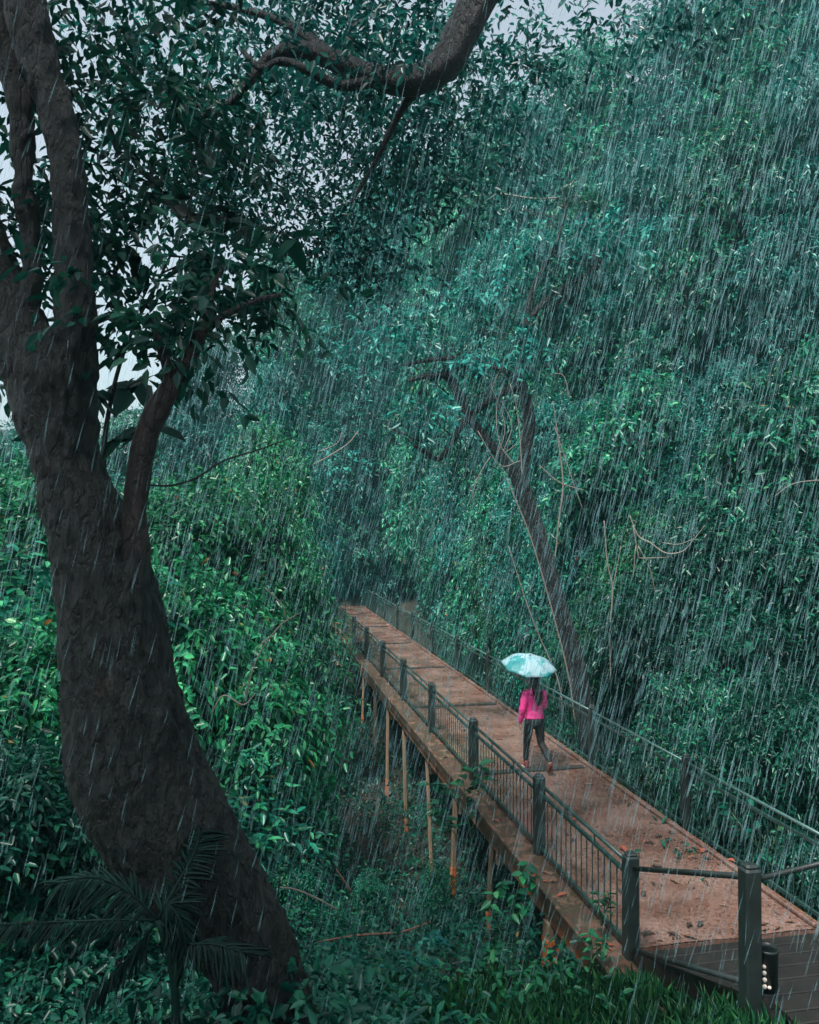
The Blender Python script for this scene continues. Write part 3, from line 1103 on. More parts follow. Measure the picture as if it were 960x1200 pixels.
tk = remeshed(mb, 'trunk', .022, 10, M['bark'], big)
tn = [v.normal.copy() for v in tk.data.vertices]
for v, vn in zip(tk.data.vertices, tn):
    q = v.co.copy()
    w = Vector((q.x * 5, q.y * 5, q.z * 2.2))
    ridge = 1 - abs(mnoise.noise(w * 1.9)) * 2
    v.co = q + vn * (.030 * mnoise.noise(w * .6) + .020 * ridge + .014 * mnoise.noise(w * 4.7) + .008 * mnoise.noise(w * 9.0))
tk.data.update()
tk.location = -Vector(big.location)
limb([(148, 700, TY - .13, 36), (156, 668, TY - .13, 33), (160, 640, TY - .12, 33), (158, 600, TY - .12, 28), (164, 550, TY - .12, 28), (172, 510, TY - .12, 28), (184, 482, TY - .12, 30),
      (200, 455, TY - .1, 24), (218, 425, TY, 20), (234, 392, TY, 16), (243, 362, TY, 10), (250, 335, TY + .1, 6), (262, 312, TY + .2, 3)], 'side_limb', M['bark_pink'], big, n=18, rough=.12, freq=7)
limb([(200, 455, TY - .1, 16), (196, 430, TY - .1, 12), (186, 400, TY, 9), (182, 365, TY, 6)], 'side_limb', M['bark_pink'], big, n=10, rough=.12, freq=7)
limb([(234, 392, TY, 11), (262, 370, TY, 8), (300, 352, TY + .1, 6), (330, 345, TY + .2, 4)], 'side_limb', M['bark_pink'], big, n=10, rough=.12, freq=7)

# overhead branch that comes in from above and bends to the left
ob = empty('overhanging_branch', P(600, -160, 7.0))
tag(ob, 'thick dark leafy branch crossing the top of the picture against the sky', 'branch')
OY = 7.0
limb([(640, -160, OY, 56), (600, -70, OY, 50), (562, -5, OY, 46), (540, 40, OY, 42), (515, 80, OY, 37), (475, 96, OY, 32), (430, 86, OY, 26), (390, 70, OY, 24), (350, 58, OY, 20), (318, 66, OY, 15), (290, 98, OY, 12), (265, 124, OY, 9), (228, 140, OY, 6)],
     'branch', M['bark_grey'], ob, n=18, rough=.08)
limb([(450, 92, OY, 16), (400, 100, OY - .1, 12), (360, 82, OY - .2, 12), (330, 72, OY - .2, 10), (305, 80, OY - .2, 8), (285, 60, OY - .2, 5)], 'branchlet', M['bark_grey'], ob, n=10)
limb([(555, 0, OY, 26), (590, -12, OY, 20), (625, -30, OY, 18), (680, -60, OY, 12)], 'branchlet', M['bark_grey'], ob, n=10)
limb([(400, 72, OY, 14), (340, 30, OY + .2, 10), (280, 10, OY + .3, 8), (210, 0, OY + .4, 6)], 'branchlet', M['bark_grey'], ob, n=10)
limb([(500, 90, OY, 16), (470, 130, OY + .2, 9), (440, 190, OY + .3, 6), (410, 240, OY + .3, 4)], 'branchlet', M['bark_grey'], ob, n=8)


def cloud_foliage(name, boxes, mat, parent, L, W, m, seed, slen=(.3, .6), down=-.35):
    """Leafy twigs through a handful of box volumes: (centre px, py, Y, half sizes x y z, twigs)."""
    rng = np.random.default_rng(seed)
    bs, ax = [], []
    for (px, py, Y, hx, hy, hz_, n) in boxes:
        c = np.array(P(px, py, Y))
        q = rng.normal(0, .55, (n, 3))
        q = q[np.linalg.norm(q, axis=1) < 1.35]
        b = c + q * np.array([hx, hy, hz_])
        bs.append(b)
        a = rng.normal(0, 1, (len(q), 3)); a[:, 2] = a[:, 2] * .5 + down
        ax.append(a)
    base = np.concatenate(bs); axis = np.concatenate(ax)
    p, d, n, LL, WW = sprays(base, axis, rng.uniform(*slen, len(base)), m, L, W, rng, up_bias=.7)
    V, Q = leaves_arrays(p, d, n, LL, WW)
    o = link(name, mesh_np(name, V, Q), M[mat], parent)
    o.location = -root_of(parent)
    return o


cloud_foliage('foliage', [
    (160, 60, 7.5, 1.0, .8, .9, 120), (220, 150, 7.5, .9, .8, .8, 120), (300, 40, 8, 1.0, .8, .7, 150), (320, 180, 8, 1.1, .8, .9, 150),
    (400, 60, 8.5, 1.0, .8, .9, 170), (420, 170, 8.5, 1.1, .8, .9, 150), (500, 30, 8, .9, .8, .8, 150), (520, 150, 8.5, .9, .8, .8, 150),
    (400, -60, 8, 2.2, .8, .6, 190), (610, 60, 8, .5, .5, .3, 30), (700, 30, 8, .6, .6, .4, 50), (820, -20, 8, 1.0, .6, .8, 120), (600, 120, 9, 1.2, .6, .5, 80), (250, 250, 8, .8, .8, .5, 80), (400, 50, 6.4, 1.0, .3, .4, 40), (350, 120, 9.5, 2.2, .8, 1.1, 330), (480, 60, 9.5, 1.6, .6, .8, 170), (500, 190, 9.8, 1.0, .6, .6, 110), (380, 260, 9.0, .9, .5, .45, 120), (430, 300, 9.2, .6, .4, .25, 60), (270, 230, 9.0, .8, .5, .4, 90),
], 'leaf_teal', ob, .098, .040, 9, 41)
cloud_foliage('foliage', [
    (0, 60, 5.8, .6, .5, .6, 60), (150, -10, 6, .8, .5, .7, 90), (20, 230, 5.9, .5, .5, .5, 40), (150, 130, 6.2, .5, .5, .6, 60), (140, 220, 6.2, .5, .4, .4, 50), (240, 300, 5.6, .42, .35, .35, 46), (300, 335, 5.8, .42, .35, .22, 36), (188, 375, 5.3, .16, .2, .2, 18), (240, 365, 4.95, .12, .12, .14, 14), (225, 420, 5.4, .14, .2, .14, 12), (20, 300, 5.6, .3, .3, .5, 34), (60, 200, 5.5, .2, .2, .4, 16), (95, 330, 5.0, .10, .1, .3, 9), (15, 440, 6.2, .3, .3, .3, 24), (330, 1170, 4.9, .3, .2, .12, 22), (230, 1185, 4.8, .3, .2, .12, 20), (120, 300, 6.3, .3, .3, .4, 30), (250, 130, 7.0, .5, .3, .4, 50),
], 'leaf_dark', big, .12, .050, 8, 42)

(p_, d_, n_, L_, W_), _c = crown_arrays(44, 13.0, 4.0, 46, 2600, 10, .20, .085)  # unseen crown added above and behind the camera to shade the near trunk
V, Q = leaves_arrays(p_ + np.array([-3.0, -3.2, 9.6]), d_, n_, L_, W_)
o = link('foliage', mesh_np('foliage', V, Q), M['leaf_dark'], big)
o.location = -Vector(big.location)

(p_, d_, n_, L_, W_), _c = crown_arrays(45, 9.5, 3.0, 30, 1150, 10, .19, .08)  # second unseen crown, added and set sunward to darken trunk and near bank
V, Q = leaves_arrays(p_ + np.array([-3.4, 2.2, 10.6]), d_, n_, L_, W_)
o = link('foliage', mesh_np('foliage', V, Q), M['leaf_dark'], big)
o.location = -Vector(big.location)

# large-leaved sapling in front of the sky gap
lt = empty('broadleaf_sapling', P(140, 900, 6.6))
lt.location.z = gz(lt.location.x, 6.6)
tag(lt, 'sapling with large oval dark leaves against the sky right of the forked trunk', 'tree')
SY = 6.6
base_pt = Vector(lt.location)
st1 = [(*base_pt, .035), (*P(140, 700, SY), .028), (*P(122, 560, SY), .024), (*P(128, 480, SY), .02), (*P(150, 400, SY), .016), (*P(190, 320, SY), .012), (*P(220, 250, SY), .008), (*P(225, 190, SY), .005)]
A = smoothpath(st1, 6)
part(MB().tube(A[:, :3], A[:, 3], 8), 'stem', M['bark_grey'], lt, True)
rng = np.random.default_rng(51)
lp, ld, ln = [], [], []
twigs = [((128, 480), (95, 450)), ((130, 470), (180, 440)), ((150, 400), (115, 340)), ((160, 380), (215, 380)), ((180, 330), (140, 290)), ((190, 320), (260, 300)), ((215, 260), (180, 220)),
         ((215, 255), (290, 250)), ((200, 300), (320, 320)), ((170, 360), (250, 350)), ((225, 190), (250, 150)), ((145, 420), (70, 360)), ((225, 250), (350, 280)), ((125, 520), (180, 500))]
for (a, b_) in twigs:
    pa = P(*a, SY); pb = P(*b_, SY + random.uniform(-.35, .35))
    part(MB().tube([pa, (pa + pb) / 2 + Vector((0, 0, .04)), pb], [.009, .007, .004], 6), 'twig', M['bark_grey'], lt, True)
    for j in range(9):
        t = .35 + .65 * (j + 1) / 9
        q = pa.lerp(pb, t)
        ang = rng.uniform(0, 6.28)
        lp.append(q); ld.append((math.cos(ang), .7 * math.sin(ang), rng.uniform(-.9, .15))); ln.append((rng.normal(0, .5), rng.normal(-.4, .5), 1))
lp, ld, ln = np.array(lp), np.array(ld), np.array(ln)
LL = rng.uniform(.20, .38, len(lp))
V, Q = leaves_arrays(lp, ld, ln, LL, LL * .46, fold=.12, droop=.2)
o = link('foliage', mesh_np('foliage', V, Q), M['leaf_big'], lt)
o.location = -Vector(lt.location)

# ------------------------------------------------------------------ leaning dark tree beside the bridge
MY = 15.8
bp = P(684, 830, MY)
mid = empty('leaning_tree', (bp.x, bp.y, gz(bp.x, bp.y)))
tag(mid, 'slim dark tree leaning left with looped forked limbs behind the umbrella', 'tree')
q0 = P(690, 860, MY)
limb([(692, 880, MY, 26), (682, 812, MY, 21), (671, 760, MY, 20), (656, 712, MY, 19), (641, 660, MY, 19), (626, 612, MY, 19), (612, 572, MY, 19), (606, 556, MY, 17)], 'trunk', M['bark_grey'], mid, n=16, rough=.06, freq=3)
limb([(612, 575, MY, 15.6), (598, 550, MY, 11.7), (576, 521, MY, 10.9), (552, 492, MY, 10.1), (540, 465, MY, 9.4), (526, 442, MY, 9.4), (505, 440, MY - .2, 7.0), (478, 446, MY - .4, 4.7)], 'limb', M['bark_grey'], mid, n=12, rough=.06)
limb([(550, 488, MY, 8.6), (570, 472, MY - .1, 9.4), (592, 459, MY - .1, 9.4), (614, 452, MY, 8.6)], 'limb', M['bark_grey'], mid, n=12, rough=.06)
limb([(550, 488, MY, 8.6), (535, 508, MY, 7.8), (522, 530, MY, 7.0), (513, 538, MY, 6.2), (500, 531, MY, 5.5), (486, 522, MY - .2, 4.7)], 'limb', M['bark_grey'], mid, n=10, rough=.06)
limb([(609, 566, MY, 14.8), (616, 530, MY, 14.8), (620, 492, MY, 14.8), (614, 460, MY, 13.3), (608, 432, MY, 10.1), (612, 395, MY, 7.8), (630, 362, MY, 7.0), (660, 338, MY + .2, 6.2), (690, 320, MY + .3, 5.5), (716, 306, MY + .4, 3.1)], 'limb', M['bark_grey'], mid, n=12, rough=.06)
limb([(611, 450, MY, 10.1), (592, 435, MY, 7.8), (560, 424, MY, 7.0), (520, 420, MY - .2, 6.2), (470, 428, MY - .3, 3.9)], 'limb', M['bark_grey'], mid, n=10, rough=.06)
limb([(612, 400, MY, 7.8), (624, 340, MY, 5.5), (650, 290, MY, 3.9), (665, 240, MY, 2.3)], 'limb', M['bark_grey'], mid, n=8, rough=.06)
cloud_foliage('foliage', [(480, 390, 15.9, .9, .6, .5, 80), (560, 425, 15.6, .8, .4, .22, 46), (500, 480, 15.5, .5, .3, .4, 34), (620, 400, 15.5, .4, .3, .6, 40), (650, 295, 16.3, 1.2, .7, .6, 120), (560, 335, 16.5, 1.1, .6, .4, 90), (720, 275, 16.3, 1.0, .8, .6, 110)], 'leaf_teal', mid, .17, .065, 9, 43)

rngt = random.Random(17)
mb = MB()
for a, b_ in (((612, 395), (690, 320)), ((505, 440), (550, 488)), ((608, 432), (612, 395)), ((520, 420), (592, 435)), ((624, 340), (665, 240)), ((486, 522), (535, 508)), ((690, 320), (716, 306))):
    for k in range(9):
        t = rngt.random()
        p0 = P(a[0] + (b_[0] - a[0]) * t, a[1] + (b_[1] - a[1]) * t, MY + rngt.uniform(-.1, .1))
        dv = Vector((rngt.uniform(-1, 1), rngt.uniform(-.6, .6), rngt.uniform(-.4, 1))).normalized()
        L_ = rngt.uniform(.4, 1.1)
        q = [p0, p0 + dv * L_ * .35 + Vector((0, 0, .05)), p0 + dv * L_ * .7 + Vector((rngt.uniform(-.1, .1), 0, .1)), p0 + dv * L_ + Vector((rngt.uniform(-.2, .2), 0, .2))]
        mb.tube(q, [.018, .013, .009, .004], 5)
        mb.tube([q[1], q[1] + Vector((rngt.uniform(-.3, .3), rngt.uniform(-.2, .2), rngt.uniform(-.1, .3)))], [.009, .004], 5)
part(mb, 'twigs', M['bark_grey'], mid, True)

# vines and bare twigs
def twig_thing(name, label, cat, rows_list, mat, group=None):
    root = empty(name, P(*rows_list[0][0][:3]))
    tag(root, label, cat, group)
    A = px_path(rows_list[0], 6, .62)
    mb = MB(); mb.tube(A[:, :3], A[:, 3], 6)
    for rows in rows_list[1:]:
        A = px_path(rows, 5, .62)
        mb.tube(A[:, :3], A[:, 3], 5)
    part(mb, 'stem', mat, root, True)
    return root


VY = MY - .35
twig_thing('vine', 'pale vine running down the side of the leaning dark trunk', 'vine', [[(594, 560, VY, 2), (606, 590, VY, 3), (622, 630, VY, 3), (640, 690, VY, 3), (655, 745, VY, 3), (668, 800, VY, 3), (674, 850, VY, 3)]], M['twig'])
twig_thing('vine', 'thin pale vine slanting to the umbrella from the left', 'vine', [[(596, 640, MY + .2, 2), (615, 700, MY + .2, 2.5), (632, 745, MY + .2, 2.5), (655, 800, MY + .2, 3), (660, 850, MY + .2, 3)]], M['twig'])
twig_thing('vine', 'tangle of pale hanging vines inside the fork of the leaning tree', 'vine',
           [[(590, 448, VY, 2), (582, 480, VY, 2.5), (586, 520, VY, 2.5), (604, 545, VY, 2.5)], [(598, 450, VY, 2), (606, 480, VY, 2), (610, 520, VY, 2.5), (612, 560, VY, 3)],
            [(575, 450, VY, 2), (592, 500, VY, 2), (580, 540, VY, 2)], [(560, 505, VY, 2), (585, 545, VY, 2), (610, 540, VY, 2)], [(575, 535, VY, 2), (560, 560, VY, 2), (552, 590, VY, 1.5)],
            [(588, 470, VY, 2), (600, 500, VY, 2), (590, 530, VY, 2), (606, 520, VY, 1.5)], [(570, 470, VY, 1.5), (583, 440, VY, 1.5), (592, 420, VY, 1.5)]], M['twig'])
twig_thing('vine', 'pale hanging vines right of the leaning trunk', 'vine',
           [[(648, 470, 15.6, 2), (655, 520, 15.6, 3), (660, 570, 15.6, 4), (655, 610, 15.6, 3), (650, 660, 15.6, 2.5)], [(650, 500, 15.6, 2), (670, 560, 15.6, 2), (684, 600, 15.6, 1.5)], [(632, 545, 15.6, 2), (655, 565, 15.6, 2.5), (685, 575, 15.6, 2)],
            [(640, 440, 15.6, 1.5), (660, 440, 15.6, 2), (668, 470, 15.6, 1.5)]], M['twig'])
twig_thing('vine', 'pale upright vine stems below the bare twigs', 'vine', [[(708, 610, 15.5, 2), (712, 660, 15.5, 3), (718, 690, 15.5, 3.5), (715, 740, 15.5, 3), (716, 800, 15.5, 3)], [(728, 640, 15.5, 1.5), (722, 670, 15.5, 2), (718, 690, 15.5, 2)]], M['twig'])
twig_thing('dead_branch', 'bare pale branched twigs sticking out of the foliage right of centre', 'dead branch',
           [[(738, 604, 13.5, 3), (748, 628, 13.5, 3.5), (762, 636, 13.4, 3.5), (780, 648, 13.3, 3), (800, 646, 13.2, 2.5), (815, 630, 13.1, 2), (826, 616, 13, 1.5)], [(776, 636, 13.4, 2), (795, 638, 13.3, 2), (812, 632, 13.2, 1.5)],
            [(742, 615, 13.5, 3), (748, 650, 13.5, 2.5), (752, 654, 13.5, 2), (785, 653, 13.3, 2)], [(748, 640, 13.5, 2.5), (762, 668, 13.5, 2), (768, 695, 13.5, 1.5)], [(780, 648, 13.3, 2), (790, 655, 13.3, 1.5)], [(745, 640, 13.5, 2), (742, 680, 13.5, 1.5)]], M['twig'])
twig_thing('dead_branch', 'short pale horizontal twig high above the leaning tree', 'dead branch', [[(524, 229, 12, 2), (552, 231, 12, 3)], [(578, 226, 12, 3), (600, 229, 12, 4), (625, 233, 12, 4), (653, 232, 12, 3)], [(552, 231, 12, 1.5), (578, 226, 12, 1.5)]], M['twig'])
twig_thing('dead_branch', 'thin pale twig at the right edge above the dark hollow', 'dead branch', [[(908, 582, 12, 1.5), (925, 569, 12, 2), (945, 564, 12, 2.5), (985, 562, 12, 3)]], M['twig'])
twig_thing('dead_branch', 'pale branched twigs among bright leaves left of the far bridge', 'dead branch',
           [[(247, 838, 9, 2), (262, 815, 9, 3), (285, 826, 9, 3), (300, 812, 9, 2)], [(300, 760, 9, 2), (318, 745, 9, 3), (332, 730, 9, 3), (352, 718, 9, 2)], [(312, 690, 9, 2), (330, 708, 9, 2.5), (335, 725, 9, 2)], [(318, 745, 9, 2), (300, 775, 9, 2.5), (285, 826, 9, 2.5)]], M['twig'])
twig_thing('dead_branch', 'long thin drooping twig reaching right from the reddish side limb', 'dead branch', [[(168, 568, 5.2, 4), (200, 569, 5.4, 4), (230, 560, 5.7, 4), (262, 540, 6, 3.5), (300, 528, 6.4, 3), (345, 512, 6.8, 2)]], M['bark_grey'])
twig_thing('dead_branch', 'curved pale twigs in front of foliage above the far bridge', 'dead branch', [[(366, 545, 14, 2), (385, 535, 14, 3), (408, 520, 14, 3), (420, 505, 14, 2)], [(372, 530, 14, 2), (395, 520, 14, 2), (400, 508, 14, 1.5)]], M['twig'])
twig_thing('fallen_twig', 'long reddish bare twig lying across the near ravine plants', 'twig', [[(372, 1104, 8.6, 3), (420, 1096, 8.6, 4), (470, 1092, 8.6, 4), (505, 1080, 8.6, 3)]], M['twig_red'])
twig_thing('fallen_twig', 'arched pale twig right of the big trunk foot', 'twig', [[(328, 1040, 7.6, 3), (345, 1042, 7.6, 3.5), (370, 1052, 7.6, 3.5), (396, 1066, 7.6, 3)]], M['twig'])
twig_thing('fallen_twig', 'thin leaning twig above the undergrowth left of the stilts', 'twig', [[(394, 1018, 9.4, 2), (402, 1030, 9.4, 3), (412, 1045, 9.4, 2.5)]], M['twig_red'])

# leafy sprigs by the bridge
def sprig(name, label, stems, mat, L, seed, n=14, cat='plant'):
    """Upright leafy plant: stems of (px, py, Y) rows; leaves in pairs along the upper part."""
    rng = np.random.default_rng(seed)
    x, y, z = P(*stems[0][0])
    root = empty(name, (x, y, z))
    tag(root, label, cat)
    mb = MB()
    ps, ds, ns = [], [], []
    for rows in stems:
        A = smoothpath([list(P(*r_)) for r_ in rows], 8)
        mb.tube(A, list(np.linspace(.010, .004, len(A))), 6)
        for j in range(n):
            t = .25 + .75 * (j + .5) / n
            q = A[min(len(A) - 1, int(t * (len(A) - 1)))]
            a = rng.uniform(0, 6.28)
            ps.append(q); ds.append((math.cos(a), math.sin(a) * .8, rng.uniform(-.4, .35))); ns.append((rng.normal(0, .35), rng.normal(-.2, .35), 1))
    part(mb, 'stem', M['stem'], root, True)
    LL = rng.uniform(.7, 1.25, len(ps)) * L
    V, Q = leaves_arrays(np.array(ps), np.array(ds), np.array(ns), LL, LL * .5, fold=.12, droop=.18)
    o = link('leaves', mesh_np('leaves', V, Q), mat, root)
    o.location = -Vector(root.location)
    return root


sprig('leafy_plant', 'bright climbing plant reaching over the ledge at the second railing post', [[(570, 1060, 11.9), (552, 980, 11.9), (545, 930, 11.9), (540, 895, 11.9)], [(552, 960, 11.9), (522, 925, 11.9), (500, 918, 11.9)], [(548, 940, 11.9), (565, 915, 12), (560, 893, 12)], [(540, 985, 11.8), (520, 960, 11.8), (512, 935, 11.8)]], M['leaf_bright'], .20, 61, 15)
sprig('leafy_plant', 'bright tall weed under the ledge beside the orange stilt', [[(585, 1110, 9.2), (600, 1070, 9.2), (610, 1030, 9.2), (620, 1010, 9.2)], [(600, 1080, 9.2), (622, 1050, 9.2), (630, 1020, 9.2)], [(590, 1100, 9.2), (575, 1060, 9.2), (592, 1030, 9.2)]], M['leaf_bright'], .14, 62, 17)
sprig('leafy_plant', 'small bright weed growing by the corner post of the railing', [[(690, 1140, 7.8), (694, 1110, 7.8), (690, 1090, 7.8)], [(692, 1130, 7.8), (706, 1108, 7.8), (710, 1095, 7.8)]], M['leaf_bright'], .10, 63, 12)
sprig('leafy_plant', 'small green sprig poking through the balusters near the corner post', [[(705, 1085, 8.3), (702, 1060, 8.3), (700, 1045, 8.3)], [(705, 1078, 8.3), (714, 1058, 8.3), (712, 1044, 8.3)]], M['leaf_bright'], .09, 64, 10)
sprig('leafy_plant', 'pale strap leaved plant in the middle of the near ravine', [[(480, 1160, 8.4), (484, 1130, 8.4), (490, 1105, 8.4)], [(482, 1150, 8.4), (500, 1120, 8.4), (508, 1095, 8.4)], [(480, 1150, 8.4), (465, 1130, 8.4), (460, 1110, 8.4)]], M['leaf_teal'], .22, 65, 7)
sprig('leafy_plant', 'glossy weed right of the railing post on the forest side', [[(745, 925, 13.6), (750, 870, 13.6), (760, 835, 13.6)], [(760, 930, 13.6), (780, 880, 13.6), (786, 850, 13.6)], [(775, 930, 13.4), (800, 890, 13.4), (806, 860, 13.4)]], M['leaf'], .17, 66, 18)
sprig('leafy_plant', 'broad leaved plant with glossy leaves low at the right behind the near handrail', [[(890, 1010, 10.4), (880, 950, 10.4), (876, 905, 10.4)], [(900, 1010, 10.4), (918, 950, 10.4), (925, 912, 10.4)], [(895, 1000, 10.4), (850, 940, 11), (846, 900, 11)]], M['leaf'], .15, 67, 16)

# palm seedling in the dark lower left corner
PY = 4.5
pc = P(186, 1078, PY)
palm = empty('palm_seedling', (pc.x + .1, PY, gz(pc.x + .1, PY)))
tag(palm, 'dim young palm with drooping fan fronds in the lower left corner', 'palm')
A = smoothpath([[*palm.location, .028], [*P(205, 1160, PY), .024], [pc.x, pc.y, pc.z, .018]], 6)
part(MB().tube(A[:, :3], A[:, 3], 8), 'stem', M['leaf_palm'], palm, True)
rng = np.random.default_rng(71)
for (rows) in ([(186, 1078), (150, 1045), (110, 1028), (72, 1034)], [(186, 1078), (130, 1078), (70, 1080), (0, 1083)], [(186, 1078), (215, 1104), (250, 1106), (285, 1116)],
               [(186, 1078), (205, 1040), (225, 1005), (235, 975)], [(186, 1078), (160, 1110), (135, 1140), (105, 1170)], [(186, 1078), (196, 1060), (212, 1080), (220, 1120)]):
    yo = rng.uniform(-.35, .35)
    A = smoothpath([[*P(r_[0], r_[1], PY + yo * k / 3)] for k, r_ in enumerate(rows)], 9)
    mb = MB().tube(A, list(np.linspace(.008, .002, len(A))), 6)
    ribo = part(mb, 'frond', M['leaf_palm'], palm, True)
    ps, ds, ns = [], [], []
    for k in range(3, len(A)):
        t = A[min(k + 1, len(A) - 1)] - A[max(k - 1, 0)]
        t = t / np.linalg.norm(t)
        sd = np.cross(t, [0, -.5, 1]); sd /= np.linalg.norm(sd)
        for sg in (-1, 1):
            for off in (0, .5):
                q = A[k] if k + 1 >= len(A) else A[k] * (1 - off) + A[k + 1] * off
                ps.append(q); ds.append(t * .7 + sd * sg * .7 + np.array([0, 0, -.45])); ns.append((rng.normal(0, .1), -.4, 1))
    LL = rng.uniform(.09, .22, len(ps))
    V, Q = leaves_arrays(np.array(ps), np.array(ds) + rng.normal(0, .12, (len(ps), 3)), np.array(ns), LL, .017, fold=.2, droop=.2)
    o = link('leaflets', mesh_np('leaflets', V, Q), M['leaf_palm'], ribo)

# ------------------------------------------------------------------ fallen leaves on the deck
def fallen_mesh(seed):
    rng = random.Random(seed)
    L, W = .14, .06
    vs_, fs_ = [], []
    n = 7
    for i in range(n):
        t = i / (n - 1)
        w = W * .5 * math.sin(math.pi * (.04 + .92 * t) ** .8)
        zc = .006 + .022 * math.sin(3.1 * t + rng.uniform(-.3, .3)) * rng.uniform(.4, 1)
        for s in (-1, 0, 1):
            vs_.append(((t - .5) * L, s * w, zc * (.5 if s == 0 else 1) + .004))
    for i in range(n - 1):
        for s in range(2):
            a = i * 3 + s
            fs_.append((a, a + 3, a + 4, a + 1))
    m_ = MB().add(vs_, fs_)
    m_.tube([(-.5 * L, 0, .010), (-.5 * L - .035, 0, .012)], .002, 5)
    return m_.mesh('fallen_leaf')


FL = {}
for key, mat in (('brown', 'fall_brown'), ('dark', 'fall_dark'), ('orange', 'fall_orange')):
    FL[key] = []
    for s in range(3):
        me = fallen_mesh(hash(key) % 97 + s if False else s * 7 + len(key))
        me.materials.append(M[mat])
        FL[key].append(me)
LAB = {'brown': ('small brown fallen leaf lying on the wet bridge', 'brown leaves on the deck'),
       'dark': ('small blackish fallen leaf stuck to the wet bridge deck', 'dark leaves on the deck'),
       'orange': ('orange red fallen leaf on the bridge', 'orange leaves on the bridge')}


def drop_leaf(key, p, s):
    o = bpy.data.objects.new('fallen_leaf', random.choice(FL[key]))
    COL.objects.link(o)
    o.location = p
    o.rotation_euler = (random.uniform(-.1, .1), random.uniform(-.1, .1), random.uniform(0, 6.28))
    o.scale = (s, s, s)
    tag(o, LAB[key][0], 'leaf', LAB[key][1])


rl = random.Random(5)
for i in range(120):
    y = 8.1 + 14 * rl.random() ** 1.7
    s = WD * (.05 + .9 * (rl.random() ** .75))
    drop_leaf('brown' if rl.random() < .5 else 'dark', B(y, s, .006), rl.uniform(.45, 1.05))
for (px, py, sc_) in ((730, 993, 1.5), (824, 996, 1.4), (858, 1008, 1.3), (668, 888, 1.3), (655, 890, 1.1), (690, 886, 1.0), (838, 1020, 1.1), (742, 1030, .9), (672, 960, 1.0), (760, 985, 1.0)):
    Yp = F * CAMZ / (py - 617)
    drop_leaf('orange', (P(px, py, Yp).x, Yp, .012), sc_ * .85)

for i in range(26):
    drop_leaf('orange' if rl.random() < .3 else 'brown', B(7.9 + 9 * rl.random() ** 1.3, rl.uniform(-.30, -.09), -.036), rl.uniform(.5, .95))
rng = np.random.default_rng(83)
N = 900
yy = 8.1 + 20 * rng.uniform(0, 1, N) ** 1.6
ss = WD * np.where(rng.uniform(0, 1, N) < .5, rng.beta(1, 5, N), rng.beta(4, 1.2, N)) * .97 + .02
base = np.array([B(a, b, .006) for a, b in zip(yy, ss)])
d = rng.normal(0, 1, (N, 3)); d[:, 2] *= .08
nr = rng.normal(0, .2, (N, 3)); nr[:, 2] = 1
V, Q = leaves_arrays(base, d, nr, rng.uniform(.02, .07, N), rng.uniform(.008, .022, N), droop=.02)
tag(link('leaf_litter', mesh_np('leaf_litter', V, Q), M['litter']), 'scattered leaf bits along the edges of the bridge deck', 'leaf litter', kind='stuff')

# ------------------------------------------------------------------ woman with umbrella
YAW = math.atan2(.197, 1)
woman = empty('person', (2.12, 13.85, .004), YAW)
tag(woman, 'woman in pink jacket and black jeans walking away under a pale umbrella', 'person')


def capchain(mb, *ch):
    return mb.capsule([(Vector(p), r) for p, r in ch])


HW = Vector((-.07, .235, 1.30))                    # hand on the umbrella
body = MB()
body.loft([((0, 0, .80), .13, .09), ((0, 0, .88), .145, .10), ((0, .0, 1.02), .105, .08), ((0, .01, 1.20), .13, .09), ((0, .0, 1.31), .15, .075), ((0, .0, 1.36), .07, .055)], 16)
capchain(body, ((0, .0, 1.33), .055), ((0, .02, 1.43), .048))
body.ball((0, .03, 1.525), (.076, .093, .112), 16, 12)
body.ball((0, .075, 1.47), (.045, .05, .05), 12, 8)
body.ball((0, .128, 1.505), (.012, .018, .02), 8, 6)      # nose
body.ball((0, .112, 1.462), (.024, .012, .008), 8, 6)     # lips
for s in (-1, 1):
    body.ball((s * .078, .025, 1.515), (.012, .022, .032), 8, 6)   # ears
capchain(body, ((-.085, 0, .84), .085), ((-.088, .12, .46), .055), ((-.085, .16, .30), .05), ((-.082, .19, .09), .036))
capchain(body, ((.085, 0, .84), .085), ((.115, -.02, .46), .055), ((.150, -.17, .33), .05), ((.17, -.31, .20), .036))
capchain(body, ((-.155, 0, 1.30), .05), ((-.215, -.03, 1.06), .038), ((-.235, .02, .83), .026))
capchain(body, ((.155, 0, 1.30), .05), ((.205, .085, 1.08), .038), (HW + Vector((.045, -.035, -.04)), .026))
# left hand: palm and five fingers
hp = Vector((-.237, .03, .79))
body.ball(hp, (.018, .036, .045), 10, 8)
for k, (dy, ln_) in enumerate(((.027, .062), (.010, .072), (-.008, .068), (-.024, .052))):
    capchain(body, (hp + Vector((0, dy, -.032)), .0095), (hp + Vector((.004, dy * 1.1, -.032 - ln_ * .55)), .009), (hp + Vector((.016, dy * 1.1, -.032 - ln_)), .008))
capchain(body, (hp + Vector((.004, .030, .01)), .011), (hp + Vector((.012, .050, -.02)), .010), (hp + Vector((.016, .055, -.045)), .009))
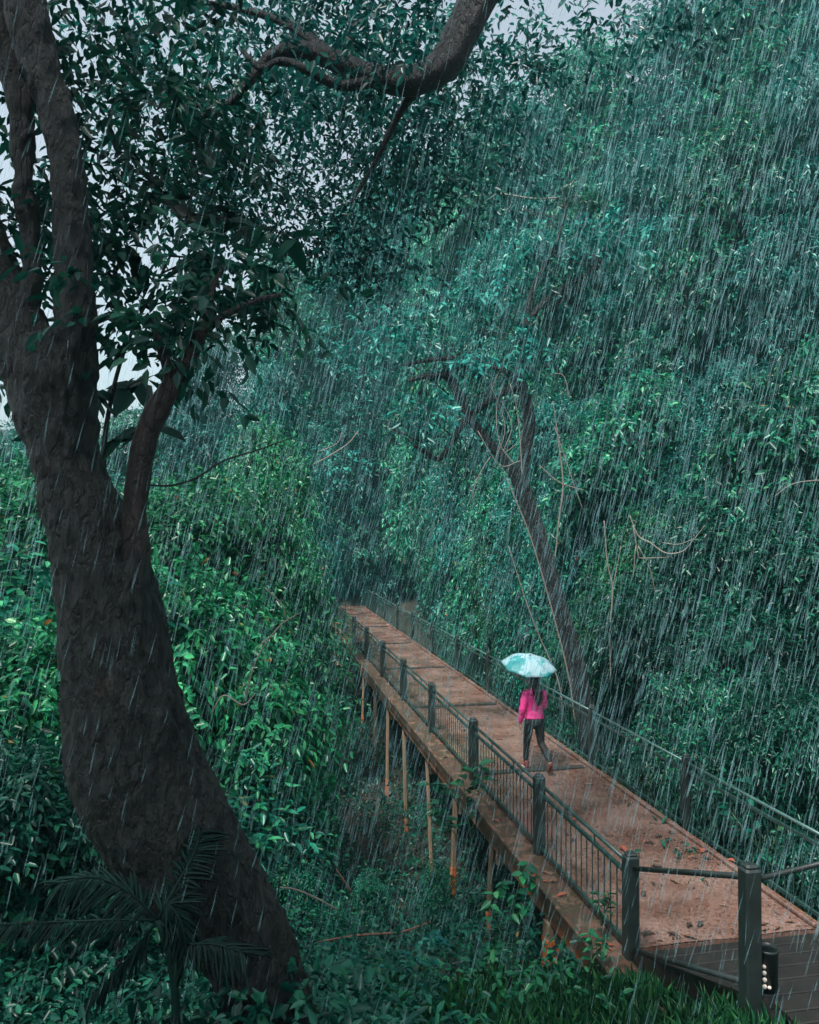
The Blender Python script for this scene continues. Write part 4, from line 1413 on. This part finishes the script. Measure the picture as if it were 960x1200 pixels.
# right hand closed round the umbrella grip
body.ball(HW + Vector((.022, -.012, 0)), (.018, .034, .042), 10, 8)
for k, dz in enumerate((.030, .011, -.008, -.026)):
    c = HW + Vector((0, 0, dz))
    capchain(body, (c + Vector((.022, .020, 0)), .0095), (c + Vector((.004, .028, 0)), .009), (c + Vector((-.018, .014, 0)), .0085), (c + Vector((-.017, -.006, 0)), .008))
capchain(body, (HW + Vector((.018, -.028, .02)), .011), (HW + Vector((-.004, -.026, .035)), .010), (HW + Vector((-.020, -.014, .034)), .009))
remeshed(body, 'body', .0065, 3, M['skin'], woman)
for s in (-1, 1):
    MB().ball((s * .030, .112, 1.53), (.012, .008, .008), 8, 6).build('eye', M['eye'], woman, True)

jk = MB()
jk.loft([((0, 0, .885), .172, .122), ((0, 0, .91), .176, .126), ((0, .0, 1.03), .142, .108), ((0, .005, 1.18), .165, .12), ((0, .0, 1.29), .178, .10), ((0, .0, 1.345), .12, .085), ((0, .0, 1.385), .072, .072)], 20)
capchain(jk, ((-.15, 0, 1.29), .075), ((-.215, -.03, 1.07), .060), ((-.236, .01, .88), .047), ((-.237, .02, .845), .043))
capchain(jk, ((.15, 0, 1.29), .075), ((.215, .085, 1.075), .062), ((.075, .165, 1.17), .05), (HW + Vector((.062, -.048, -.055)), .042))
jk.ball((-.075, -.07, 1.345), (.07, .06, .055), 14, 8)          # hood lying on the shoulders
jk.ball((.09, -.06, 1.335), (.05, .05, .045), 14, 8)
remeshed(jk, 'jacket', .010, 3, M['jacket'], woman, wrinkle=.010, wscale=7)

tr_ = MB()
tr_.loft([((0, 0, .72), .10, .08), ((0, -.01, .80), .160, .118), ((0, -.012, .86), .158, .116), ((0, 0, .93), .142, .10)], 18)
capchain(tr_, ((-.082, 0, .83), .095), ((-.088, .07, .64), .080), ((-.089, .12, .46), .062), ((-.087, .16, .30), .057), ((-.083, .188, .12), .043))
capchain(tr_, ((.082, 0, .83), .095), ((.100, -.005, .64), .080), ((.115, -.025, .46), .062), ((.150, -.17, .33), .057), ((.168, -.295, .225), .043))
remeshed(tr_, 'jeans', .010, 3, M['jeans'], woman, wrinkle=.006, wscale=16)

hr = MB()
hr.ball((0, .012, 1.545), (.090, .100, .108), 16, 12)
hr.loft([((.03, -.160, 1.13), .026, .016), ((.03, -.166, 1.19), .060, .030), ((.024, -.165, 1.28), .074, .042), ((.012, -.135, 1.39), .085, .060), ((0, -.045, 1.49), .090, .065), ((0, -.01, 1.57), .090, .082), ((0, .005, 1.63), .06, .06)], 16)
remeshed(hr, 'hair', .010, 3, M['hair'], woman, wrinkle=.006, wscale=24)


def shoe(heel, toe, w, mat_sole):
    """Canvas shoe along heel->toe: upper is its own mesh with the sole as a sub-part."""
    heel, toe = Vector(heel), Vector(toe)
    d = (toe - heel).normalized()
    s = d.cross(Vector((0, 0, 1))).normalized()
    u = s.cross(d)
    Ls = (toe - heel).length
    up_ = MB()
    for t, r_, h in ((.10, .036, .045), (.3, .036, .045), (.5, .037, .036), (.72, .041, .026), (.88, .038, .02)):
        c = heel + d * Ls * t + u * (.012 + h * .5)
        up_.ball(c, (r_, r_ * 1.1, h), 10, 8)
    capchain(up_, (heel + d * .03 + u * .06, .040), (heel + d * .035 + u * .095, .043))
    uo = remeshed(up_, 'shoe', .008, 3, M['shoe'], woman)
    so = MB()
    n = 18
    pts = []
    for k in range(n):
        a = 2 * math.pi * k / n
        t = .5 - .5 * math.cos(a)
        ww = w * (.75 + .35 * math.sin(min(1, t * 1.05) * math.pi) + .15 * t) * math.copysign(abs(math.sin(a)) ** .6, math.sin(a)) if abs(math.sin(a)) > 1e-6 else 0
        pts.append(heel + d * (Ls * t) + s * ww)
    vs_ = [p for p in pts] + [p + u * .022 for p in pts]
    fs_ = [tuple(range(n - 1, -1, -1)), tuple(range(n, 2 * n))] + [(k, (k + 1) % n, n + (k + 1) % n, n + k) for k in range(n)]
    so.add(vs_, fs_).build('sole', mat_sole, uo)


shoe((-.082, .125, .006), (-.092, .365, .006), .036, M['sole'])
shoe((.170, -.365, .175), (.178, -.205, .008), .038, M['sole_orange'])

# umbrella (world space, in her right hand)
rotw = Matrix.Rotation(YAW, 3, 'Z')
hand_w = Vector(woman.location) + rotw @ HW
apex_w = Vector(woman.location) + rotw @ Vector((-.045, .06, 1.935))
ax_u = (apex_w - hand_w).normalized()
umb = empty('umbrella', hand_w)
tag(umb, 'open pale blue umbrella with teal splashes held over the walking woman', 'umbrella')
umb.rotation_mode = 'QUATERNION'
umb.rotation_quaternion = ax_u.to_track_quat('Z', 'Y')
LU = (apex_w - hand_w).length
MB().tube([(0, 0, -.02), (0, 0, LU + .005)], .005, 8).build('shaft', M['steel'], umb, True)
MB().tube([(0, 0, -.11), (0, 0, -.09), (0, 0, .02), (0, 0, .03)], [.008, .014, .013, .007], 10).build('handle', M['black'], umb, True)
MB().tube([(0, 0, LU + .004), (0, 0, LU + .02), (0, 0, LU + .045)], [.011, .008, .005], 8).build('tip', M['steel'], umb, True)
RU, DU, NG = .485, .185, 8
vs_, fs_ = [], []
NA, NR = 64, 10
for i in range(NR + 1):
    t = i / NR
    for k in range(NA):
        a = 2 * math.pi * k / NA + .25
        ph = (k / (NA / NG)) % 1.0
        sag = 4 * ph * (1 - ph)                      # 0 on a rib, 1 mid gore
        rr = RU * t * (1 - .085 * sag * t)
        zz = LU - DU * (t ** 1.9) * (1 - .02 * sag) - .012 * sag * t * (1 - t) * 4
        vs_.append((rr * math.cos(a), rr * math.sin(a), zz))
for i in range(NR):
    for k in range(NA):
        j = (k + 1) % NA
        fs_.append((i * NA + k, (i + 1) * NA + k, (i + 1) * NA + j, i * NA + j))
cm = MB().add(vs_, fs_).build('canopy', M['umbrella'], umb, True)
sol = cm.modifiers.new('solid', 'SOLIDIFY'); sol.thickness = .002
for g in range(NG):
    a = 2 * math.pi * g / NG + .25
    pts = []
    for i in range(9):
        t = .03 + .98 * i / 8
        pts.append((RU * t * math.cos(a), RU * t * math.sin(a), LU - DU * t ** 1.9 - .006))
    MB().tube(pts, .0028, 5).build('rib', M['black'], umb, True)
    MB().tube([(0, 0, LU - .26), (RU * .5 * math.cos(a), RU * .5 * math.sin(a), LU - DU * .5 ** 1.9 - .012)], .0025, 5).build('stretcher', M['steel'], umb, True)

# ------------------------------------------------------------------ rain
rng = np.random.default_rng(99)
N = 88000
X = rng.uniform(-9.5, 9.5, N); Y = 2.6 + 12.4 * rng.uniform(0, 1, N) ** .95; Z = rng.uniform(-3, 13.5, N)
c = np.stack([X, Y, Z], -1)
L = rng.uniform(.10, .34, N) * np.clip(Y / 6.0, .5, 1.2)
W = rng.uniform(.0030, .0080, N) * np.clip(Y / 6.0, .45, 1.25)
d = unit(np.stack([-.25 + rng.normal(0, .055, N), rng.normal(0, .05, N), -np.ones(N)], -1))
s1 = unit(np.cross(d, np.array([0, 1.0, 0])))
s2 = np.cross(d, s1)
a0, a1 = c - d * (L / 2)[:, None], c + d * (L / 2)[:, None]
ring = [c + d * (L * .2)[:, None] + (s1 * math.cos(a) + s2 * math.sin(a)) * W[:, None] for a in (0, 2.094, 4.189)]
V = np.stack([a0, a1, *ring], 1).reshape(-1, 3)
b_ = (np.arange(N) * 5)[:, None]
T = np.concatenate([b_ + np.array([t]) for t in ((0, 2, 3), (0, 3, 4), (0, 4, 2), (1, 3, 2), (1, 4, 3), (1, 2, 4))], 0)
tag(link('rain', mesh_np('rain', V, T), M['rain']), 'slanting streaks of heavy falling rain', 'rain', kind='stuff')
